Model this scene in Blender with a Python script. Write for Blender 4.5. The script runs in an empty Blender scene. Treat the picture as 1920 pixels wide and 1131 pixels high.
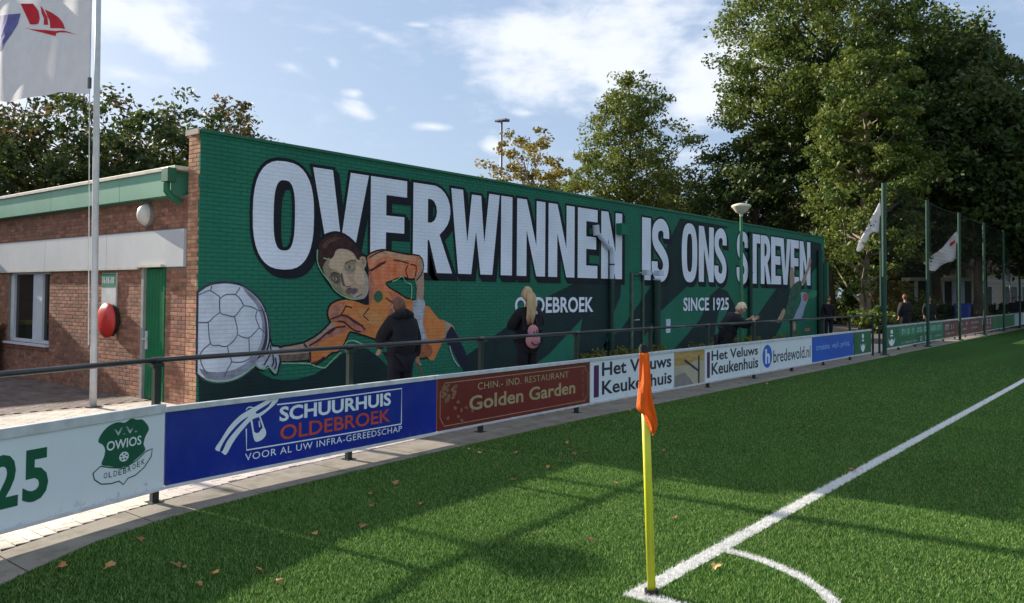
import bpy, bmesh, math, random
import numpy as np
from mathutils import Vector, Matrix
random.seed(7)
sc = bpy.context.scene
col = sc.collection
# ------------------------------------------------------------------ camera
CF, CA, CP, CR, CY = 1527.9, 0.682004, 0.028941, 0.0075004, 504.5   # focal px, yaw, pitch, roll, principal row (1920x1131)
Fv = Vector((-math.sin(CA)*math.cos(CP), math.cos(CA)*math.cos(CP), math.sin(CP)))
Rv = Vector((math.cos(CA), math.sin(CA), 0)); Uv = Rv.cross(Fv)
_c, _s = math.cos(CR), math.sin(CR)
Rv, Uv = Rv*_c + Uv*_s, Uv*_c - Rv*_s
EYE = Vector((0, 0, 1.7))
cam = bpy.data.cameras.new('camera'); camo = bpy.data.objects.new('camera', cam); col.objects.link(camo)
camo.matrix_world = Matrix(((Rv.x, Uv.x, -Fv.x, EYE.x), (Rv.y, Uv.y, -Fv.y, EYE.y), (Rv.z, Uv.z, -Fv.z, EYE.z), (0, 0, 0, 1)))
cam.sensor_width = 36; cam.lens = CF/1920*36; cam.shift_y = (CY-565.5)/1920
cam.clip_start = 0.05; cam.clip_end = 2000
sc.camera = camo
# ------------------------------------------------------------------ light
SUN_EL = math.radians(21.8); SUN_AZ = (-1.0, -0.09)
L = math.hypot(*SUN_AZ)
to_sun = Vector((SUN_AZ[0]/L*math.cos(SUN_EL), SUN_AZ[1]/L*math.cos(SUN_EL), math.sin(SUN_EL)))
sun = bpy.data.lights.new('sun', 'SUN'); sun.energy = 5.0; sun.angle = math.radians(0.6); sun.color = (1.0, 0.90, 0.76)
suno = bpy.data.objects.new('sun', sun); col.objects.link(suno); suno.rotation_euler = to_sun.to_track_quat('Z', 'Y').to_euler()
suno.location = (-30, 0, 30)
sc.view_settings.view_transform = 'Standard'; sc.view_settings.look = 'None'
sc.view_settings.exposure = 1.0; sc.view_settings.gamma = 1
sc.view_settings.use_curve_mapping = False
sc.cycles.max_bounces = 6; sc.cycles.transparent_max_bounces = 8

def ray(px, py): return (Fv + Rv*((px-960)/CF) - Uv*((py-CY)/CF))
def ground(px, py, z=0.0):
    d = ray(px, py); return EYE + d*((z-EYE.z)/d.z)
def on_x(px, py, X):
    d = ray(px, py); return EYE + d*(X/d.x)
def on_y(px, py, Y):
    d = ray(px, py); return EYE + d*(Y/d.y)
def away(px, dist):
    d = ray(px, 555); k = dist/math.hypot(d.x, d.y); return (d.x*k, d.y*k)
def height_at(px, py, dist):
    d = ray(px, py); return EYE.z + d.z*dist/math.hypot(d.x, d.y)

# ------------------------------------------------------------------ world
w = bpy.data.worlds.new('World'); sc.world = w; w.use_nodes = True
nt = w.node_tree; N = nt.nodes; K = nt.links; N.clear()
def nd(tree, t, **kw):
    n = tree.nodes.new(t)
    for k, v in kw.items(): setattr(n, k, v)
    return n
sky = nd(nt, 'ShaderNodeTexSky'); sky.sky_type = 'NISHITA'; sky.sun_disc = False
sky.sun_elevation = SUN_EL; sky.sun_rotation = math.atan2(SUN_AZ[0], SUN_AZ[1])
sky.altitude = 0; sky.air_density = 1.0; sky.dust_density = 1.6; sky.ozone_density = 1.4
geo = nd(nt, 'ShaderNodeTexCoord')
def vdot(tree, a, vec):
    n = nd(tree, 'ShaderNodeVectorMath', operation='DOT_PRODUCT'); tree.links.new(a, n.inputs[0]); n.inputs[1].default_value = vec
    return n.outputs['Value']
def mth(tree, op, a, b=None, c=None, clamp=False):
    n = nd(tree, 'ShaderNodeMath', operation=op); n.use_clamp = clamp
    for i, v in enumerate((a, b, c)):
        if v is None: continue
        if isinstance(v, (int, float)): n.inputs[i].default_value = v
        else: tree.links.new(v, n.inputs[i])
    return n.outputs[0]
D = geo.outputs['Generated']
# clouds live on the sky sphere: a stretched noise, thick where the banks lie
mp = nd(nt, 'ShaderNodeMapping'); mp.inputs['Scale'].default_value = (1, 1, 2.6); K.new(D, mp.inputs['Vector'])
no1 = nd(nt, 'ShaderNodeTexNoise'); no1.inputs['Scale'].default_value = 7.0; no1.inputs['Detail'].default_value = 9; no1.inputs['Roughness'].default_value = .6
no1.inputs['Distortion'].default_value = .5; K.new(mp.outputs[0], no1.inputs['Vector'])
no2 = nd(nt, 'ShaderNodeTexNoise'); no2.inputs['Scale'].default_value = 34.0; no2.inputs['Detail'].default_value = 6; K.new(mp.outputs[0], no2.inputs['Vector'])
wig = nd(nt, 'ShaderNodeTexNoise'); wig.inputs['Scale'].default_value = 12.0; wig.inputs['Detail'].default_value = 4; K.new(D, wig.inputs['Vector'])
def bank(px, py, ax, ay, tilt, amp):
    c = ray(px, py).normalized(); T = Vector((0, 0, 1)).cross(c).normalized()*-1; B = T.cross(c)*-1
    if B.z < 0: B = -B
    T2 = T*math.cos(tilt) + B*math.sin(tilt); B2 = B*math.cos(tilt) - T*math.sin(tilt)
    u = mth(nt, 'DIVIDE', mth(nt, 'SUBTRACT', vdot(nt, D, T2), c.dot(T2)), ax)
    v = mth(nt, 'DIVIDE', mth(nt, 'SUBTRACT', vdot(nt, D, B2), c.dot(B2)), ay)
    r = mth(nt, 'SQRT', mth(nt, 'ADD', mth(nt, 'MULTIPLY', u, u), mth(nt, 'MULTIPLY', v, v)))
    f = mth(nt, 'GREATER_THAN', vdot(nt, D, c), 0)
    r = mth(nt, 'ADD', r, mth(nt, 'MULTIPLY', mth(nt, 'SUBTRACT', wig.outputs['Fac'], .5), 1.6))
    return mth(nt, 'MULTIPLY', mth(nt, 'MULTIPLY', mth(nt, 'SUBTRACT', 1.0, r, clamp=True), f), amp)
mask = None
for b in [(300, 70, .085, .028, -.45, 1.5), (215, 20, .10, .035, -.1, 1.4), (1230, 100, .27, .085, .05, 1.15), (1010, 60, .17, .05, .1, .9), (1180, 40, .2, .04, 0, .8), (1330, 190, .12, .05, .25, 1.0),
          (668, 205, .026, .012, -.3, .9), (665, 175, .018, .008, .0, .7), (812, 238, .03, .009, -.05, .9), (545, 125, .05, .014, -.35, .5), (625, 118, .014, .009, -.5, .6),
          (930, 142, .022, .007, 0, .6), (700, 60, .06, .009, -.3, .45), (785, 47, .02, .005, 0, .6), (925, 275, .02, .012, -.3, .9), (985, 212, .03, .007, -.1, .6),
          (240, 140, .09, .012, -.15, .5), (1290, 290, .06, .03, 0, .6)]:
    m_ = bank(*b); mask = m_ if mask is None else mth(nt, 'MAXIMUM', mask, m_)
ngl = nd(nt, 'ShaderNodeTexNoise'); ngl.inputs['Scale'].default_value = 2.2; ngl.inputs['Detail'].default_value = 3; K.new(D, ngl.inputs['Vector'])
gl1 = nd(nt, 'ShaderNodeMapRange'); gl1.inputs['From Min'].default_value = .45; gl1.inputs['From Max'].default_value = .62; gl1.inputs['To Max'].default_value = .9; K.new(ngl.outputs['Fac'], gl1.inputs['Value'])
gl2 = nd(nt, 'ShaderNodeMapRange'); gl2.inputs['From Min'].default_value = .33; gl2.inputs['From Max'].default_value = .42; K.new(vdot(nt, D, (0, 0, 1)), gl2.inputs['Value'])
# in the view the banks are placed one by one; round it and overhead broken cloud is added to brighten the shade
gl3 = nd(nt, 'ShaderNodeMapRange'); gl3.inputs['From Min'].default_value = .80; gl3.inputs['From Max'].default_value = .62; K.new(vdot(nt, D, tuple(Vector((Fv.x, Fv.y, 0)).normalized())), gl3.inputs['Value'])
mask = mth(nt, 'MAXIMUM', mask, mth(nt, 'MULTIPLY', gl1.outputs[0], mth(nt, 'MAXIMUM', gl2.outputs[0], gl3.outputs[0])))
dens = mth(nt, 'ADD', mth(nt, 'MULTIPLY', mask, 1.0), mth(nt, 'MULTIPLY', mth(nt, 'SUBTRACT', no1.outputs['Fac'], .5), 1.5))
dens = mth(nt, 'ADD', dens, mth(nt, 'MULTIPLY', mth(nt, 'SUBTRACT', no2.outputs['Fac'], .5), .7))
ramp = nd(nt, 'ShaderNodeMapRange'); ramp.interpolation_type = 'SMOOTHSTEP'
ramp.inputs['From Min'].default_value = .02; ramp.inputs['From Max'].default_value = .98; ramp.inputs['To Max'].default_value = .95; K.new(dens, ramp.inputs['Value'])
haze = nd(nt, 'ShaderNodeMapRange'); K.new(vdot(nt, D, (0, 0, 1)), haze.inputs['Value'])
haze.inputs['From Min'].default_value = 0; haze.inputs['From Max'].default_value = .38; haze.inputs['To Min'].default_value = .55; haze.inputs['To Max'].default_value = .62  # pale mix raised overhead too, to lift the light on shaded surfaces
mx0 = nd(nt, 'ShaderNodeMix', data_type='RGBA'); K.new(haze.outputs[0], mx0.inputs[0]); K.new(sky.outputs[0], mx0.inputs[6]); mx0.inputs[7].default_value = (4.0, 5.3, 7.5, 1)
mx = nd(nt, 'ShaderNodeMix', data_type='RGBA'); K.new(ramp.outputs[0], mx.inputs[0]); K.new(mx0.outputs[2], mx.inputs[6]); mx.inputs[7].default_value = (7.7, 8.1, 8.9, 1)
bg = nd(nt, 'ShaderNodeBackground'); bg.inputs['Strength'].default_value = 0.063; K.new(mx.outputs[2], bg.inputs['Color'])
ow = nd(nt, 'ShaderNodeOutputWorld'); K.new(bg.outputs[0], ow.inputs[0])

# ------------------------------------------------------------------ materials
def hexc(c): return (c[0], c[1], c[2], 1)
MATS = {}
def mat(name, c, rough=.7, metal=0, var=.12, scale=6.0, c2=None, bump=0.0, bscale=60.0, rnd=0.0, spec=.35, stretch=None, brick=None, coat=0, vcol=None, transl=0, dirt=None, fine=0, splash=0):
    """noise-mottled principled; rnd = per-object value spread; brick = (axis) relief of laid courses in world space"""
    if name in MATS: return MATS[name]
    m = bpy.data.materials.new(name); m.use_nodes = True; t = m.node_tree; b = t.nodes['Principled BSDF']; lk = t.links
    tc = nd(t, 'ShaderNodeNewGeometry'); P = tc.outputs['Position']
    if stretch:
        mpn = nd(t, 'ShaderNodeMapping'); mpn.inputs['Scale'].default_value = stretch; lk.new(P, mpn.inputs['Vector']); Pn = mpn.outputs[0]
    else: Pn = P
    n1 = nd(t, 'ShaderNodeTexNoise'); n1.inputs['Scale'].default_value = scale; n1.inputs['Detail'].default_value = 6; lk.new(Pn, n1.inputs['Vector'])
    hi = c2 if c2 else tuple(min(1, x*(1+var)) for x in c[:3]); lo = c if c2 else tuple(x*(1-var) for x in c[:3])
    r = nd(t, 'ShaderNodeMapRange'); r.inputs['From Min'].default_value = .32; r.inputs['From Max'].default_value = .68; lk.new(n1.outputs['Fac'], r.inputs['Value'])
    mxn = nd(t, 'ShaderNodeMix', data_type='RGBA'); lk.new(r.outputs[0], mxn.inputs[0]); mxn.inputs[6].default_value = (*lo, 1); mxn.inputs[7].default_value = (*hi, 1)
    out = mxn.outputs[2]
    if vcol:
        at = nd(t, 'ShaderNodeAttribute'); at.attribute_name = 'tone'
        mv = nd(t, 'ShaderNodeMix', data_type='RGBA'); lk.new(at.outputs['Fac'], mv.inputs[0]); lk.new(out, mv.inputs[6]); mv.inputs[7].default_value = (*vcol, 1); out = mv.outputs[2]
    if rnd:
        oi = nd(t, 'ShaderNodeObjectInfo'); at = nd(t, 'ShaderNodeAttribute'); at.attribute_name = 'tone'
        s_ = mth(t, 'FRACT', mth(t, 'ADD', oi.outputs['Random'], at.outputs['Fac']))
        hs = nd(t, 'ShaderNodeHueSaturation'); lk.new(out, hs.inputs['Color'])
        lk.new(mth(t, 'ADD', mth(t, 'MULTIPLY', s_, 2*rnd), 1-rnd), hs.inputs['Value'])
        lk.new(mth(t, 'ADD', mth(t, 'MULTIPLY', mth(t, 'FRACT', mth(t, 'MULTIPLY', s_, 7.3)), .02*(1 if rnd > .1 else 0)), .49), hs.inputs['Hue'])
        out = hs.outputs[0]
    if dirt:   # streaky wear
        n3 = nd(t, 'ShaderNodeTexNoise'); n3.inputs['Scale'].default_value = dirt[0]; n3.inputs['Detail'].default_value = 8; n3.inputs['Roughness'].default_value = .65
        m3 = nd(t, 'ShaderNodeMapping'); m3.inputs['Scale'].default_value = dirt[3] if len(dirt) > 3 else (1, 1, 1); lk.new(P, m3.inputs['Vector']); lk.new(m3.outputs[0], n3.inputs['Vector'])
        r3 = nd(t, 'ShaderNodeMapRange'); r3.inputs['From Min'].default_value = .48; r3.inputs['From Max'].default_value = .75; r3.inputs['To Max'].default_value = dirt[1]; lk.new(n3.outputs['Fac'], r3.inputs['Value'])
        m4 = nd(t, 'ShaderNodeMix', data_type='RGBA'); lk.new(r3.outputs[0], m4.inputs[0]); lk.new(out, m4.inputs[6]); m4.inputs[7].default_value = (*dirt[2], 1); out = m4.outputs[2]
    if fine:
        n5 = nd(t, 'ShaderNodeTexNoise'); n5.inputs['Scale'].default_value = bscale; n5.inputs['Detail'].default_value = 3; lk.new(P, n5.inputs['Vector'])
        hs = nd(t, 'ShaderNodeHueSaturation'); lk.new(out, hs.inputs['Color']); lk.new(mth(t, 'ADD', mth(t, 'MULTIPLY', mth(t, 'SUBTRACT', n5.outputs['Fac'], .5), fine*2), 1), hs.inputs['Value']); out = hs.outputs[0]
    if splash:   # mud thrown up from the ground along the bottom edge
        sz = nd(t, 'ShaderNodeSeparateXYZ'); lk.new(P, sz.inputs[0]); n6 = nd(t, 'ShaderNodeTexNoise'); n6.inputs['Scale'].default_value = 14; n6.inputs['Detail'].default_value = 9; n6.inputs['Roughness'].default_value = .7; lk.new(P, n6.inputs['Vector'])
        r6 = nd(t, 'ShaderNodeMapRange'); r6.inputs['From Min'].default_value = .12; r6.inputs['From Max'].default_value = .42; r6.inputs['To Min'].default_value = .5; r6.inputs['To Max'].default_value = .78; lk.new(sz.outputs['Z'], r6.inputs['Value'])
        d6 = mth(t, 'MULTIPLY', mth(t, 'SUBTRACT', n6.outputs['Fac'], r6.outputs[0]), 6.0, clamp=True)
        m6 = nd(t, 'ShaderNodeMix', data_type='RGBA'); lk.new(mth(t, 'MULTIPLY', d6, splash), m6.inputs[0]); lk.new(out, m6.inputs[6]); m6.inputs[7].default_value = (.12, .11, .085, 1); out = m6.outputs[2]
    lk.new(out, b.inputs['Base Color'])
    b.inputs['Roughness'].default_value = rough; b.inputs['Metallic'].default_value = metal; b.inputs['Specular IOR Level'].default_value = spec
    b.inputs['Coat Weight'].default_value = coat
    hgt = None
    if bump:
        n2 = nd(t, 'ShaderNodeTexNoise'); n2.inputs['Scale'].default_value = bscale; n2.inputs['Detail'].default_value = 5; lk.new(P, n2.inputs['Vector'])
        hgt = mth(t, 'MULTIPLY', n2.outputs['Fac'], bump*.01)
    if brick:   # courses seen through the paint: laid along y, up z
        sp = nd(t, 'ShaderNodeSeparateXYZ'); lk.new(P, sp.inputs[0]); cb = nd(t, 'ShaderNodeCombineXYZ')
        lk.new(mth(t, 'SUBTRACT', sp.outputs['Y'], BY0), cb.inputs[0]); lk.new(sp.outputs['Z'], cb.inputs[1])
        bt = nd(t, 'ShaderNodeTexBrick'); lk.new(cb.outputs[0], bt.inputs['Vector']); bt.inputs['Scale'].default_value = 1
        bt.inputs['Brick Width'].default_value = PITCH; bt.inputs['Row Height'].default_value = COURSE; bt.inputs['Mortar Size'].default_value = .006
        bt.inputs['Mortar Smooth'].default_value = .3; bt.offset = .5
        g = mth(t, 'MULTIPLY', bt.outputs['Fac'], -.003)
        hgt = g if hgt is None else mth(t, 'ADD', hgt, g)
        hs = nd(t, 'ShaderNodeHueSaturation'); lk.new(out, hs.inputs['Color']); lk.new(mth(t, 'SUBTRACT', 1.0, mth(t, 'MULTIPLY', bt.outputs['Fac'], .10)), hs.inputs['Value'])
        lk.new(hs.outputs[0], b.inputs['Base Color'])
    if hgt is not None:
        bp = nd(t, 'ShaderNodeBump'); bp.inputs['Distance'].default_value = 1.0; bp.inputs['Strength'].default_value = 1.0; lk.new(hgt, bp.inputs['Height']); lk.new(bp.outputs[0], b.inputs['Normal'])
    if transl:
        tr = nd(t, 'ShaderNodeBsdfTranslucent'); lk.new(out, tr.inputs['Color']); ms = nd(t, 'ShaderNodeMixShader'); ms.inputs[0].default_value = transl
        lk.new(b.outputs[0], ms.inputs[1]); lk.new(tr.outputs[0], ms.inputs[2]); lk.new(ms.outputs[0], t.nodes['Material Output'].inputs[0])
    MATS[name] = m; return m
COURSE, PITCH = .0625, .222
WX, WY0, WY1, WH = -10.88, 6.25, 33.3, 4.02      # painted face plane, near end, far end, height
BY0 = WY0

# ------------------------------------------------------------------ builders
def tag(o, label=None, cat=None, group=None, kind=None):
    if label: o['label'] = label
    if cat: o['category'] = cat
    if group: o['group'] = group
    if kind: o['kind'] = kind
    return o
def link(o, parent=None):
    col.objects.link(o)
    if parent: o.parent = parent
    return o
def empty(name, loc=(0, 0, 0), **kw):
    o = bpy.data.objects.new(name, None); o.empty_display_size = .2; link(o); o.location = loc; return tag(o, **kw)
class MB:
    def __init__(s): s.v = []; s.f = []; s.m = []; s.tone = []
    def add(s, vs, fs, mi=0, tone=0.0):
        b = len(s.v); s.v += [tuple(v) for v in vs]; s.f += [tuple(b+i for i in f) for f in fs]; s.m += [mi]*len(fs); s.tone += [tone]*len(vs); return s
    def box(s, x0, x1, y0, y1, z0, z1, mi=0, tone=0.0):
        return s.add([(x0,y0,z0),(x1,y0,z0),(x1,y1,z0),(x0,y1,z0),(x0,y0,z1),(x1,y0,z1),(x1,y1,z1),(x0,y1,z1)],
            [(0,3,2,1),(4,5,6,7),(0,1,5,4),(1,2,6,5),(2,3,7,6),(3,0,4,7)], mi, tone)
    def tube(s, pts, rads, n=8, mi=0, caps=True, tone=0.0):
        if isinstance(rads, (int, float)): rads = [rads]*len(pts)
        pts = [Vector(p) for p in pts]; b = len(s.v); up = None
        for i, p in enumerate(pts):
            d = (pts[min(i+1, len(pts)-1)]-pts[max(i-1, 0)]).normalized()
            if up is None:
                up = Vector((0, 0, 1)) if abs(d.z) < .9 else Vector((1, 0, 0))
            a = d.cross(up).normalized(); c = a.cross(d).normalized(); up = c
            for k in range(n):
                t = 2*math.pi*k/n; q = p + (a*math.cos(t)+c*math.sin(t))*rads[i]; s.v.append(tuple(q)); s.tone.append(tone)
        for i in range(len(pts)-1):
            for k in range(n):
                s.f.append((b+i*n+k, b+i*n+(k+1) % n, b+(i+1)*n+(k+1) % n, b+(i+1)*n+k)); s.m.append(mi)
        if caps:
            s.f.append(tuple(b+k for k in range(n))[::-1]); s.m.append(mi); e = b+(len(pts)-1)*n
            s.f.append(tuple(e+k for k in range(n))); s.m.append(mi)
        return s
    def lathe(s, prof, cx=0, cy=0, n=20, mi=0):
        b = len(s.v)
        for r, z in prof:
            for k in range(n):
                t = 2*math.pi*k/n; s.v.append((cx+r*math.cos(t), cy+r*math.sin(t), z)); s.tone.append(0)
        for i in range(len(prof)-1):
            for k in range(n):
                s.f.append((b+i*n+k, b+i*n+(k+1) % n, b+(i+1)*n+(k+1) % n, b+(i+1)*n+k)); s.m.append(mi)
        return s
    def mesh(s, name, mats, smooth=False):
        me = bpy.data.meshes.new(name); me.from_pydata(s.v, [], s.f)
        for m in (mats if isinstance(mats, (list, tuple)) else [mats]): me.materials.append(m)
        if len(set(s.m)) > 1: me.polygons.foreach_set('material_index', s.m)
        if any(s.tone):
            a = me.attributes.new('tone', 'FLOAT', 'POINT'); a.data.foreach_set('value', s.tone)
        if smooth: me.polygons.foreach_set('use_smooth', [True]*len(me.polygons))
        me.update(); return me
    def obj(s, name, mats, parent=None, smooth=False, bev=0, **kw):
        o = bpy.data.objects.new(name, s.mesh(name, mats, smooth)); link(o, parent)
        if bev:
            md = o.modifiers.new('soft', 'BEVEL'); md.width = bev; md.segments = 2; md.limit_method = 'ANGLE'
        return tag(o, **kw)
def box(name, m, x0, x1, y0, y1, z0, z1, parent=None, bev=0, **kw):
    return MB().box(x0, x1, y0, y1, z0, z1).obj(name, m, parent, bev=bev, **kw)
def quads_mesh(name, V, m, tone=None, tri=False):
    k = 3 if tri else 4; nq = len(V)//k
    me = bpy.data.meshes.new(name); me.vertices.add(len(V)); me.vertices.foreach_set('co', np.asarray(V, np.float32).ravel())
    me.loops.add(nq*k); me.loops.foreach_set('vertex_index', np.arange(nq*k, dtype=np.int32))
    me.polygons.add(nq); me.polygons.foreach_set('loop_start', np.arange(0, nq*k, k, dtype=np.int32)); me.polygons.foreach_set('loop_total', np.full(nq, k, np.int32))
    me.materials.append(m)
    if tone is not None:
        a = me.attributes.new('tone', 'FLOAT', 'POINT'); a.data.foreach_set('value', np.repeat(tone, k).astype(np.float32))
    me.update(); me.validate(); return me
# flat shapes: 2-D loops -> filled faces (holes by even-odd), mapped into the world by fn(u, v, lift)
def filled(loops, offset=0.0):
    cu = bpy.data.curves.new('fill', 'CURVE'); cu.dimensions = '2D'; cu.fill_mode = 'BOTH'; cu.offset = offset
    for lp in loops:
        sp = cu.splines.new('POLY'); sp.points.add(len(lp)-1)
        for i, p in enumerate(lp): sp.points[i].co = (p[0], p[1], 0, 1)
        sp.use_cyclic_u = True
    o = bpy.data.objects.new('fill', cu); me = bpy.data.meshes.new_from_object(o)
    r = ([tuple(v.co[:2]) for v in me.vertices], [tuple(p.vertices) for p in me.polygons])
    bpy.data.objects.remove(o); bpy.data.meshes.remove(me); bpy.data.curves.remove(cu); return r
def stroke(pts, w, closed=False):
    """2-D band around a polyline as quads (one loop)"""
    P = [Vector((p[0], p[1])) for p in pts]; A = []; B = []; n = len(P)
    for i in range(n):
        d = (P[min(i+1, n-1)]-P[max(i-1, 0)])
        d = d.normalized() if d.length > 1e-9 else Vector((1, 0)); nn = Vector((-d.y, d.x))
        ww = w[i] if isinstance(w, (list, tuple)) else w
        A.append(P[i]+nn*ww/2); B.append(P[i]-nn*ww/2)
    return [tuple(a) for a in A]+[tuple(b) for b in B[::-1]]
def text2d(s, size, offset=0.0, width=None, height=None, spacing=1.0):
    cu = bpy.data.curves.new('txt', 'FONT'); cu.body = s; cu.size = 1; cu.offset = offset; cu.space_character = spacing; cu.resolution_u = 3
    o = bpy.data.objects.new('txt', cu); me = bpy.data.meshes.new_from_object(o)
    vs = [tuple(v.co[:2]) for v in me.vertices]; fs = [tuple(p.vertices) for p in me.polygons]
    bpy.data.objects.remove(o); bpy.data.meshes.remove(me); bpy.data.curves.remove(cu)
    x0 = min(v[0] for v in vs); x1 = max(v[0] for v in vs); y0 = min(v[1] for v in vs); y1 = max(v[1] for v in vs)
    sx = width/(x1-x0) if width else size; sy = height/(y1-y0) if height else (size if not width else sx)
    if height and not width: sx = sy
    return [((v[0]-x0)*sx, (v[1]-y0)*sy) for v in vs], fs
def decal(mb, vf, fn, lift, mi=0, du=0, dv=0):
    vs, fs = vf; mb.add([fn(u+du, v+dv, lift) for u, v in vs], fs, mi)
def smooth_loop(pts, k=4, closed=True):
    n = len(pts); out = []
    rng = range(n) if closed else range(n-1)
    for i in rng:
        p0, p1, p2, p3 = [Vector(pts[(i+j) % n] if closed else pts[max(0, min(n-1, i+j))]) for j in (-1, 0, 1, 2)]
        for q in range(k):
            t = q/k; out.append(tuple(.5*((2*p1)+(p2-p0)*t+(2*p0-5*p1+4*p2-p3)*t*t+(3*p1-p0-3*p2+p3)*t**3)))
    if not closed: out.append(tuple(pts[-1]))
    return out
def copy_tree(o, parent=None):
    c = o.copy(); col.objects.link(c); c.parent = parent
    for ch in list(o.children): copy_tree(ch, c)
    return c

# ------------------------------------------------------------------ ground, pitch, paving
M_earth = mat('earth', (.05, .055, .03), .95, var=.4, scale=.6, bump=1, bscale=9)
M_turf = mat('turf_base', (.036, .096, .018), .95, spec=.08, var=.22, scale=1.1, bump=2.5, bscale=120, fine=.45, stretch=(1, .12, 1))
M_conc = mat('edging_concrete', (.25, .22, .18), .9, var=.12, scale=3, bump=.3, bscale=80, dirt=(3.5, .9, (.10, .095, .06)), fine=.18)
M_bed = mat('paving_bed', (.10, .09, .075), .95, var=.2)
M_pave = mat('paver_concrete', (.56, .50, .42), .9, var=.12, scale=2.0, bump=.25, bscale=90, rnd=.1, dirt=(.9, .55, (.27, .24, .18)), fine=.16)
M_white = mat('line_white', (.72, .72, .70), .85, var=.08, bump=1, bscale=140, fine=.1)

GE = [(-8, -1.5), (-3, -2.2), (-1, -3.0), (0, -3.9), (1, -4.75), (1.86, -5.36), (2.5, -5.72), (3.16, -5.93), (4, -6.02), (4.7, -6.08), (6.75, -6.2), (9, -6.27), (120, -6.28)]
KE = [(-8, -2.3), (-3, -3.0), (-1, -3.8), (0, -4.6), (1, -5.35), (2.07, -5.97), (3.07, -6.32), (4.4, -6.61), (7, -6.85), (9, -6.92), (120, -6.92)]
PE = [(-8, -2.0), (-3, -2.7), (-1, -3.5), (-.6, -3.97), (1.27, -5.70), (3.28, -6.25), (5.4, -6.4), (7.5, -6.47), (9.55, -6.5), (120, -6.52)]
GE = [(a, b+.11) for a, b in GE]; KE = [(a, b+.085) for a, b in KE]
def curve_x(T, y):
    ys = [t[0] for t in T]; xs = [t[1] for t in T]; return float(np.interp(y, ys, xs))
ysamp = [-8, -5, -3, -2, -1, -.5, 0, .5, 1, 1.5, 1.86, 2.2, 2.5, 2.8, 3.16, 3.6, 4, 4.7, 5.5, 6.75, 8, 9, 12, 20, 40, 80, 120]
MB().add([(-400, -300, 0), (400, -300, 0), (400, 600, 0), (-400, 600, 0)], [(0, 1, 2, 3)]).obj('ground', M_earth, kind='structure', label='dark earth and grass ground beyond the paving')
mb = MB(); n = len(ysamp)
mb.add([(curve_x(GE, y), y, .008) for y in ysamp]+[(75, y, .008) for y in ysamp], [(i, n+i, n+i+1, i+1) for i in range(n-1)])
mb.obj('artificial_turf', M_turf, kind='structure', label='green artificial turf football pitch')
# edging slabs: 1 m lengths with thin joints, curving at the corner
yy = -6.0; slabs = 0
while yy < 60:
    ln = 1.0; mbs = MB(); ys = [yy+.006, yy+.5, yy+ln-.006]
    vs = [(curve_x(KE, y)+.008, y, z) for z in (0, .016) for y in ys]+[(curve_x(GE, y), y, z) for z in (0, .016) for y in ys]
    mbs.add(vs, [(3, 9, 10, 4), (4, 10, 11, 5), (0, 3, 4, 1), (1, 4, 5, 2), (6, 7, 10, 9), (7, 8, 11, 10), (0, 6, 9, 3), (2, 5, 11, 8)])
    if slabs == 0: EDG = empty('concrete_edging', kind='structure', label='concrete edging strip along the turf')
    mbs.obj('edging_slab', M_conc, EDG); slabs += 1; yy += ln
# paving: bed sheet + individual blocks
PAV_ = None; mb = MB(); mb.add([(-60, y, .004) for y in ysamp]+[(curve_x(KE, y), y, .004) for y in ysamp], [(i, n+i, n+i+1, i+1) for i in range(n-1)])
PAV = mb.obj('paving', M_bed, kind='structure', label='beige concrete block paving between clubhouse and barrier')
# blocks 200x100 (shared mesh)
def paver_mesh(a, b, h=.013, ch=.005):
    m = MB(); x, y = a/2, b/2
    m.add([(-x, -y, 0), (x, -y, 0), (x, y, 0), (-x, y, 0), (-x, -y, h-ch), (x, -y, h-ch), (x, y, h-ch), (-x, y, h-ch), (-x+ch, -y+ch, h), (x-ch, -y+ch, h), (x-ch, y-ch, h), (-x+ch, y-ch, h)],
          [(8, 9, 10, 11), (4, 5, 9, 8), (5, 6, 10, 9), (6, 7, 11, 10), (7, 4, 8, 11), (0, 1, 5, 4), (1, 2, 6, 5), (2, 3, 7, 6), (3, 0, 4, 7)])
    return m
pm = paver_mesh(.196, .096).mesh('paving_block', M_pave)
cands = []; cuts = []
r_ = 0; y = -1.0
while y < 60:
    x = -11.9 + (.1 if r_ % 2 else 0); xe = curve_x(KE, y)-.012
    if r_ % 2: cuts.append((-11.9, y, .1))
    while x < -4:
        if x+.1 <= xe: cands.append((x, y))
        elif x-.1 < xe-.03: cuts.append((x, y, xe-(x-.1)))
        x += .2
    y += .1; r_ += 1
def vis_rank(p):
    v = Vector((p[0], p[1], 0))-EYE; d = v.dot(Fv)
    if d < .5: return 1e9
    px = 960+CF*v.dot(Rv)/d; py = CY-CF*v.dot(Uv)/d
    # only the strip seen under the boards or the open terrace counts
    zb = curve_x(PE, p[1]); seen = (p[0] > zb-.75)
    if px < -10 or px > 1930 or py > 1135 or not seen: return 1e8+d
    return d
cands.sort(key=vis_rank)
for i, (x, y) in enumerate(cands[:300]):
    o = bpy.data.objects.new('paving_block', pm); link(o, PAV); o.location = (x, y, .004 + random.uniform(-.0015, .0015)); o.rotation_euler = (random.uniform(-.01, .01), random.uniform(-.006, .006), random.uniform(-.008, .008))
base = paver_mesh(.196, .096); bv = np.array(base.v); rest = np.array(cands[300:])
rest = rest[(rest[:, 1] < 30)]
allv = (bv[None]+np.concatenate([rest, np.full((len(rest), 1), .004)+np.random.RandomState(1).uniform(-.0015, .0015, (len(rest), 1))], 1)[:, None, :]).reshape(-1, 3)
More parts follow.
